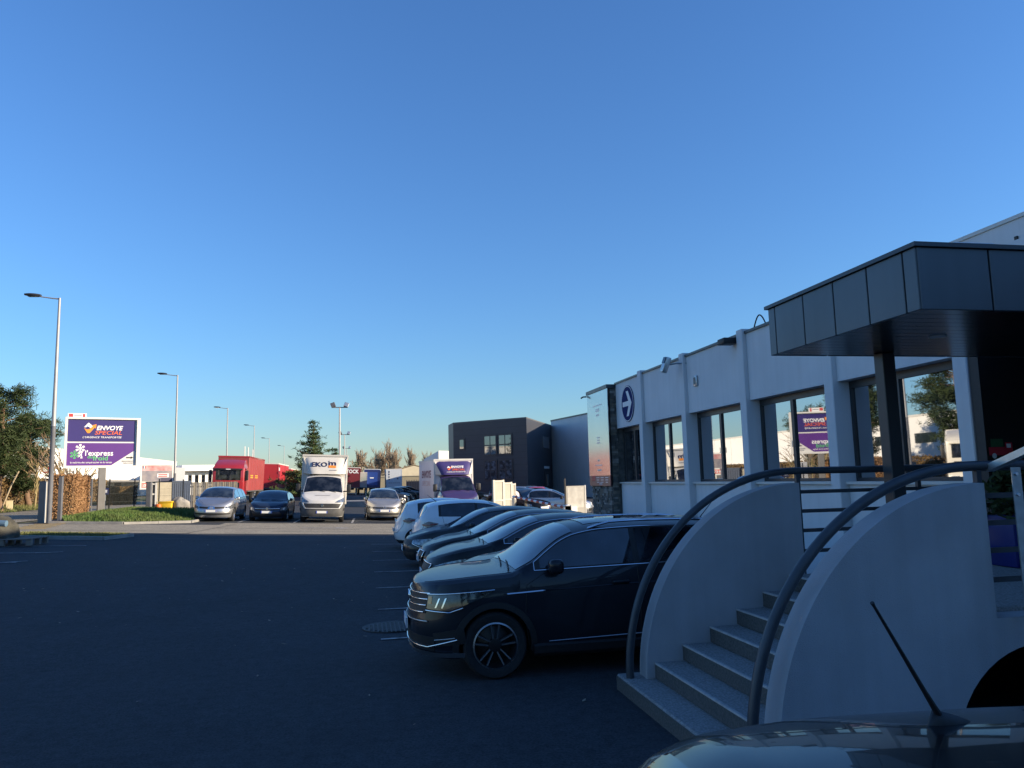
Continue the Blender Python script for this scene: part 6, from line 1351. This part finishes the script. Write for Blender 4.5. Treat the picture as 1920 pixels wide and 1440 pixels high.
def dkwin(px0, px1, py0, py1, cols, rows, gm=None):
    # place by the facade's own coordinates
    def onf(px):
        f = (px - 850) / 138.0; return LF * f * 1.0
    u0, u1 = onf(px0), onf(px1); dm = 76.5; z1 = cam_at((px0 + px1) / 2, py0, dm).z; z0 = cam_at((px0 + px1) / 2, py1, dm).z; o = Vector((Pc.x, Pc.y, 0)) + nF * .02
    def slab(nm, m, a, b, c, d, dep, par):
        A_ = o + dF * a; B_ = o + dF * b; return MB().prism([(A_.x, A_.y, c), (B_.x, B_.y, c), (B_.x, B_.y, d), (A_.x, A_.y, d)], tuple(nF * dep)).build(nm, m, par, smooth=False)
    w_ = slab("window", M_DARKFRAME, u0 - .08, u1 + .08, z0 - .08, z1 + .08, .05, dk)
    for i in range(cols):
        for j in range(rows):
            a = u0 + (u1 - u0) * i / cols + .05; b = u0 + (u1 - u0) * (i + 1) / cols - .05; c = z0 + (z1 - z0) * j / rows + .05; d = z0 + (z1 - z0) * (j + 1) / rows - .05; slab("pane", gm or M_OFFGLASS, a, b, c, d, .07, w_)
dkwin(911, 933, 817, 853, 2, 2); dkwin(938, 961, 816, 852, 2, 2); dkwin(911, 933, 864, 900, 2, 2, M_CLEAR); dkwin(938, 961, 863, 898, 2, 2, M_CLEAR); dkwin(863, 872, 822, 841, 1, 1)
for k in range(11):
    z = .9 + k * (ztop - 1) / 11; A_ = Vector((Pc.x, Pc.y, 0)) + nF * .004; B_ = Vector((Pr.x, Pr.y, 0)) + nF * .004; MB().prism([(A_.x, A_.y, z), (B_.x, B_.y, z), (B_.x, B_.y, z + .02), (A_.x, A_.y, z + .02)], tuple(nF * .008)).build("cladding_joint", M_BLACK, dk, smooth=False)
n3 = Vector((P4.y - P3.y, -(P4.x - P3.x), 0)).normalized(); e3 = Vector((P4.x - P3.x, P4.y - P3.y, 0))
def side_el(nm, m, f0, f1, z0, z1, dep=.05):
    A_ = Vector((P3.x, P3.y, 0)) + e3 * f0 + n3 * .01; B_ = Vector((P3.x, P3.y, 0)) + e3 * f1 + n3 * .01; MB().prism([(A_.x, A_.y, z0), (B_.x, B_.y, z0), (B_.x, B_.y, z1), (A_.x, A_.y, z1)], tuple(n3 * dep)).build(nm, m, dk, smooth=False)
side_el("window", M_WINGLASS, .25, .75, 5.2, 6.4); side_el("door_sign", M_SIGNW, .3, .7, 3.0, 3.25); side_el("door", M_DARKFRAME, .3, .7, .2, 2.7); side_el("door_pane", M_WINGLASS, .45, .6, 1.2, 2.4, .07)
# pale grey warehouse to its right
gw = thing("grey_warehouse", "plain light grey warehouse wall right of the dark office block", "building"); a = cam_at(1034, 830, 87); b = cam_at(1112, 830, 77); zg1 = cam_at(1034, 790, 87).z
M_GREYCLAD = mat("light grey cladding", (.62, .62, .63), .55, var=.04, scale=.5)
dd = Vector((b.x - a.x, b.y - a.y, 0)); b_ = Vector((a.x, a.y, 0)) + dd * 1.6
MB().prism([(a.x, a.y, 0), (b_.x, b_.y, 0), (b_.x + 24, b_.y + 6, 0), (a.x + 24, a.y + 10, 0)], (0, 0, zg1)).build("wall", M_GREYCLAD, gw, smooth=False); MB().prism([(a.x - .05, a.y, zg1 + .002), (b_.x - .05, b_.y, zg1 + .002), (b_.x + 24, b_.y + 6, zg1 + .002), (a.x + 24, a.y + 10, zg1 + .002)], (0, 0, .15)).build("coping", M_ANTHRA, gw, smooth=False)
nn = Vector((dd.y, -dd.x, 0)).normalized()
if nn.x > 0: nn = -nn
for k in range(26):
    q = Vector((a.x, a.y, 0)) + dd * 1.6 * (k + .5) / 26; e = dd.normalized() * .02; MB().prism([(q.x - e.x, q.y - e.y, .3), (q.x + e.x, q.y + e.y, .3), (q.x + e.x, q.y + e.y, zg1 - .05), (q.x - e.x, q.y - e.y, zg1 - .05)], tuple(nn * .012)).build("cladding_rib", M_GREYCLAD, gw, smooth=False)
# small grey shed behind the box truck, gabled shed, beige wall, low concrete wall
a = cam_at(795, 880, 112); b = cam_at(823, 880, 106); c = cam_at(846, 880, 108); sh = thing("grey_shed", "blue grey shed with pale end wall above the box truck's roof", "building"); za, zc = cam_at(797, 861, 112).z, cam_at(823, 845, 106).z
MB().add([(a.x, a.y, 0), (b.x, b.y, 0), (b.x, b.y, zc), (a.x, a.y, za), (a.x + 6, a.y + 14, 0), (b.x + 6, b.y + 14, 0), (b.x + 6, b.y + 14, zc), (a.x + 6, a.y + 14, za)], [(0, 1, 2, 3), (3, 2, 6, 7), (4, 0, 3, 7), (5, 4, 7, 6)]).build("side_wall", M_GREYCLAD, sh, smooth=False)
MB().prism([(b.x, b.y, 0), (c.x, c.y, 0), (c.x, c.y, zc), (b.x, b.y, zc)], (3, 12, 0)).build("end_wall", M_CREAM, sh, smooth=False)
gb = thing("gabled_shed", "cream shed with shallow gable roof at the end of the yard", "building"); a = cam_at(722, 900, 165); b = cam_at(830, 900, 168); pk = cam_at(776, 873, 166); ze = cam_at(724, 888, 165).z
M_CREAMCLAD = mat("cream cladding", (.55, .48, .34), .7, var=.08, scale=.8)
MB().prism([(a.x, a.y, 0), (b.x, b.y, 0), (b.x, b.y, ze), (pk.x, (a.y + b.y) / 2, pk.z), (a.x, a.y, ze)], (3, 40, 0)).build("wall", M_CREAMCLAD, gb, smooth=False)
for (p_, q_) in (((a.x - .6, a.y, ze - .1), (pk.x, (a.y + b.y) / 2, pk.z + .12)), ((pk.x, (a.y + b.y) / 2, pk.z + .12), (b.x + .6, b.y, ze - .1))): MB().prism([p_, q_, (q_[0] + 3, q_[1] + 41, q_[2]), (p_[0] + 3, p_[1] + 41, p_[2])], (0, 0, .15)).build("roof", mat("brown roof sheet", (.28, .22, .14), .7), gb, smooth=False)
bw_ = thing("beige_yard_wall", "beige industrial wall with dark gate behind the far lorries", "wall"); a = cam_at(648, 905, 150); b = cam_at(815, 905, 152); zt4 = cam_at(760, 893, 151).z
quad_wall("wall", mat("beige render", (.34, .29, .19), .8, var=.08, scale=.3), bw_, (a.x, a.y), (b.x, b.y), 0, zt4, 1.0); quad_wall("coping", M_CREAMCLAD, bw_, (a.x, a.y - .15), (b.x, b.y - .15), zt4 + .002, zt4 + .15, 1.3)
a2 = cam_at(762, 905, 148.5); b2_ = cam_at(787, 905, 148.8); quad_wall("gate", mat("dark gate", (.03, .035, .06), .6), bw_, (a2.x, a2.y), (b2_.x, b2_.y), 0, zt4 - 1.0, .2)
for k in range(9):
    f = k / 8; x = a2.x + (b2_.x - a2.x) * f; MB().bx(x - .06, x + .06, a2.y - .3, a2.y - .1, .1, zt4 - .75).build("gate_bar", MATS["dark gate"], bw_, smooth=False)
lw = thing("low_concrete_wall", "low concrete loading kerb crossing the yard behind the white van", "wall"); a = cam_at(560, 930, 62); b = cam_at(700, 930, 60)
quad_wall("wall", M_CONC, lw, (a.x, a.y), (b.x, b.y), 0, .55, 4.0)
# wooded horizon
rnd = random.Random(5); mb = MB()
for _ in range(5200):
    a_ = rnd.uniform(-.75, .75); d = rnd.uniform(520, 640); x, y = d * math.sin(a_), d * math.cos(a_); h_ = 9 + 3 * math.sin(a_ * 23) + 2.5 * math.sin(a_ * 61); z = rnd.random() ** .7 * h_; s_ = rnd.uniform(.9, 2.2); mb.add([(x - s_, y, z - s_ * .6), (x + s_ * .4, y, z - s_), (x + s_, y + .3, z + s_ * .5), (x - s_ * .3, y, z + s_)], [(0, 1, 2, 3)])
tag(mb.build("far_wood", leafmat("far winter wood", (.09, .085, .07), (.14, .12, .09)), None, smooth=False), "thin line of far winter trees on the horizon", "wood", kind="stuff")
# barrier, gate leaves and information board in front of the dark block
M_GATEW = mat("off white gate sheet", (.34, .315, .265), .6, var=.07, scale=2)
M_GATEF = mat("gate frame paint", (.42, .4, .35), .55, var=.05)
def leaf(px0, px1, py0, d, lb):
    a = cam_at(px0, 930, d); b = cam_at(px1, 930, d + .5); zt5 = cam_at(px0, py0, d).z; t = thing("gate_leaf", lb, "gate", (a.x, a.y, 0), math.atan2(b.y - a.y, b.x - a.x)); L_ = (b - a).length
    MB().bx(0, L_, 0, .03, .12, zt5 - .06).build("sheet", M_GATEW, t, smooth=False)
    for (x0, x1, z0, z1) in ((-.05, .06, 0, zt5), (L_ - .06, L_ + .05, 0, zt5), (.06, L_ - .06, zt5 - .1, zt5 - .02), (.06, L_ - .06, .1, .2), (.06, L_ - .06, .95, 1.03)): MB().bx(x0, x1, -.03, .06, z0, z1).build("frame_bar", M_GATEF, t, smooth=False)
leaf(926, 944, 900, 36.5, "tallest off white gate leaf, left of three"); leaf(945, 959, 904, 38.0, "middle off white gate leaf of three"); leaf(960, 966, 906, 39.0, "narrow off white gate leaf, right of three")
ba = cam_at(962, 931, 33.5); bb = cam_at(1058, 951, 29.6); br_ = thing("barrier_boom", "red and white striped barrier boom across the yard entrance", "barrier")
M_BRED = mat("boom red", (.45, .05, .03), .5); n = 18
for k in range(n):
    p = ba.lerp(bb, k / n); q = ba.lerp(bb, (k + 1) / n); MB().tube([p, q], .05, 8).build("boom_section", M_BRED if k % 2 else M_SIGNW, br_)
MB().rb(bb.x - .05, bb.x + .25, bb.y - .2, bb.y + .1, 0, bb.z + .08, .03, 1).build("boom_housing", M_GALV, br_); MB().lathe([(0, .1), (.14, .1), (.16, 0), (.14, -.1), (0, -.1)], 16, Matrix.Translation((bb.x + .1, bb.y - .1, bb.z - .05)) @ Matrix.Rotation(math.pi / 2, 4, 'X')).build("counterweight", M_SIGNW, br_)
MB().bx(ba.x - .05, ba.x + .05, ba.y - .05, ba.y + .05, 0, ba.z - .05).build("rest_post", M_GALV, br_, smooth=False)
ia = cam_at(1062, 930, 30.5); ib = cam_at(1096, 930, 30.8); ifo = thing("information_board", "cream metal cabinet board with a faint map beside the barrier", "sign", (ia.x, ia.y, 0), math.atan2(ib.y - ia.y, ib.x - ia.x)); L_ = (ib - ia).length; zi = cam_at(1080, 911, 30.6).z
MB().bx(0, L_, 0, .08, .45, zi).build("board", M_GATEF, ifo, smooth=False); MB().bx(.05, L_ - .05, -.006, -.001, .8, zi - .06).build("map_print", mat("faded map", (.42, .40, .36), .6, col2=(.6, .58, .52), scale=3), ifo, smooth=False); MB().bx(.04, L_ * .55, -.05, -.007, .55, .85).build("letter_box", M_SIGNW, ifo, smooth=False)
for x in (-.06, L_ + .02): MB().bx(x, x + .05, .0, .06, 0, zi + (.3 if x < 0 else .02)).build("post", M_BLACK if x < 0 else M_CREAM, ifo, smooth=False)
import sys,numpy as np, OpenImageIO as oiio
im=oiio.ImageBuf('/workdir/render_main.png').get_pixels(oiio.FLOAT)[:,:,:3]*255
s=im.shape[1]/1920
for n,x,y in (('sky top',960,30),('sky 400',960,400),('sky 700',800,700),('sky hor',700,840),('sky left 400',100,400),('sky TR',1800,300),('wall',1480,690),('cheek',1650,1080),('asph near',400,1200),('asph far',400,1020),('lit lane',550,995),('bottom',300,1400),('canopy',1560,580)):
    a=im[int(y*s)-2:int(y*s)+3,int(x*s)-2:int(x*s)+3].reshape(-1,3).mean(0); print(n,a.round(0))
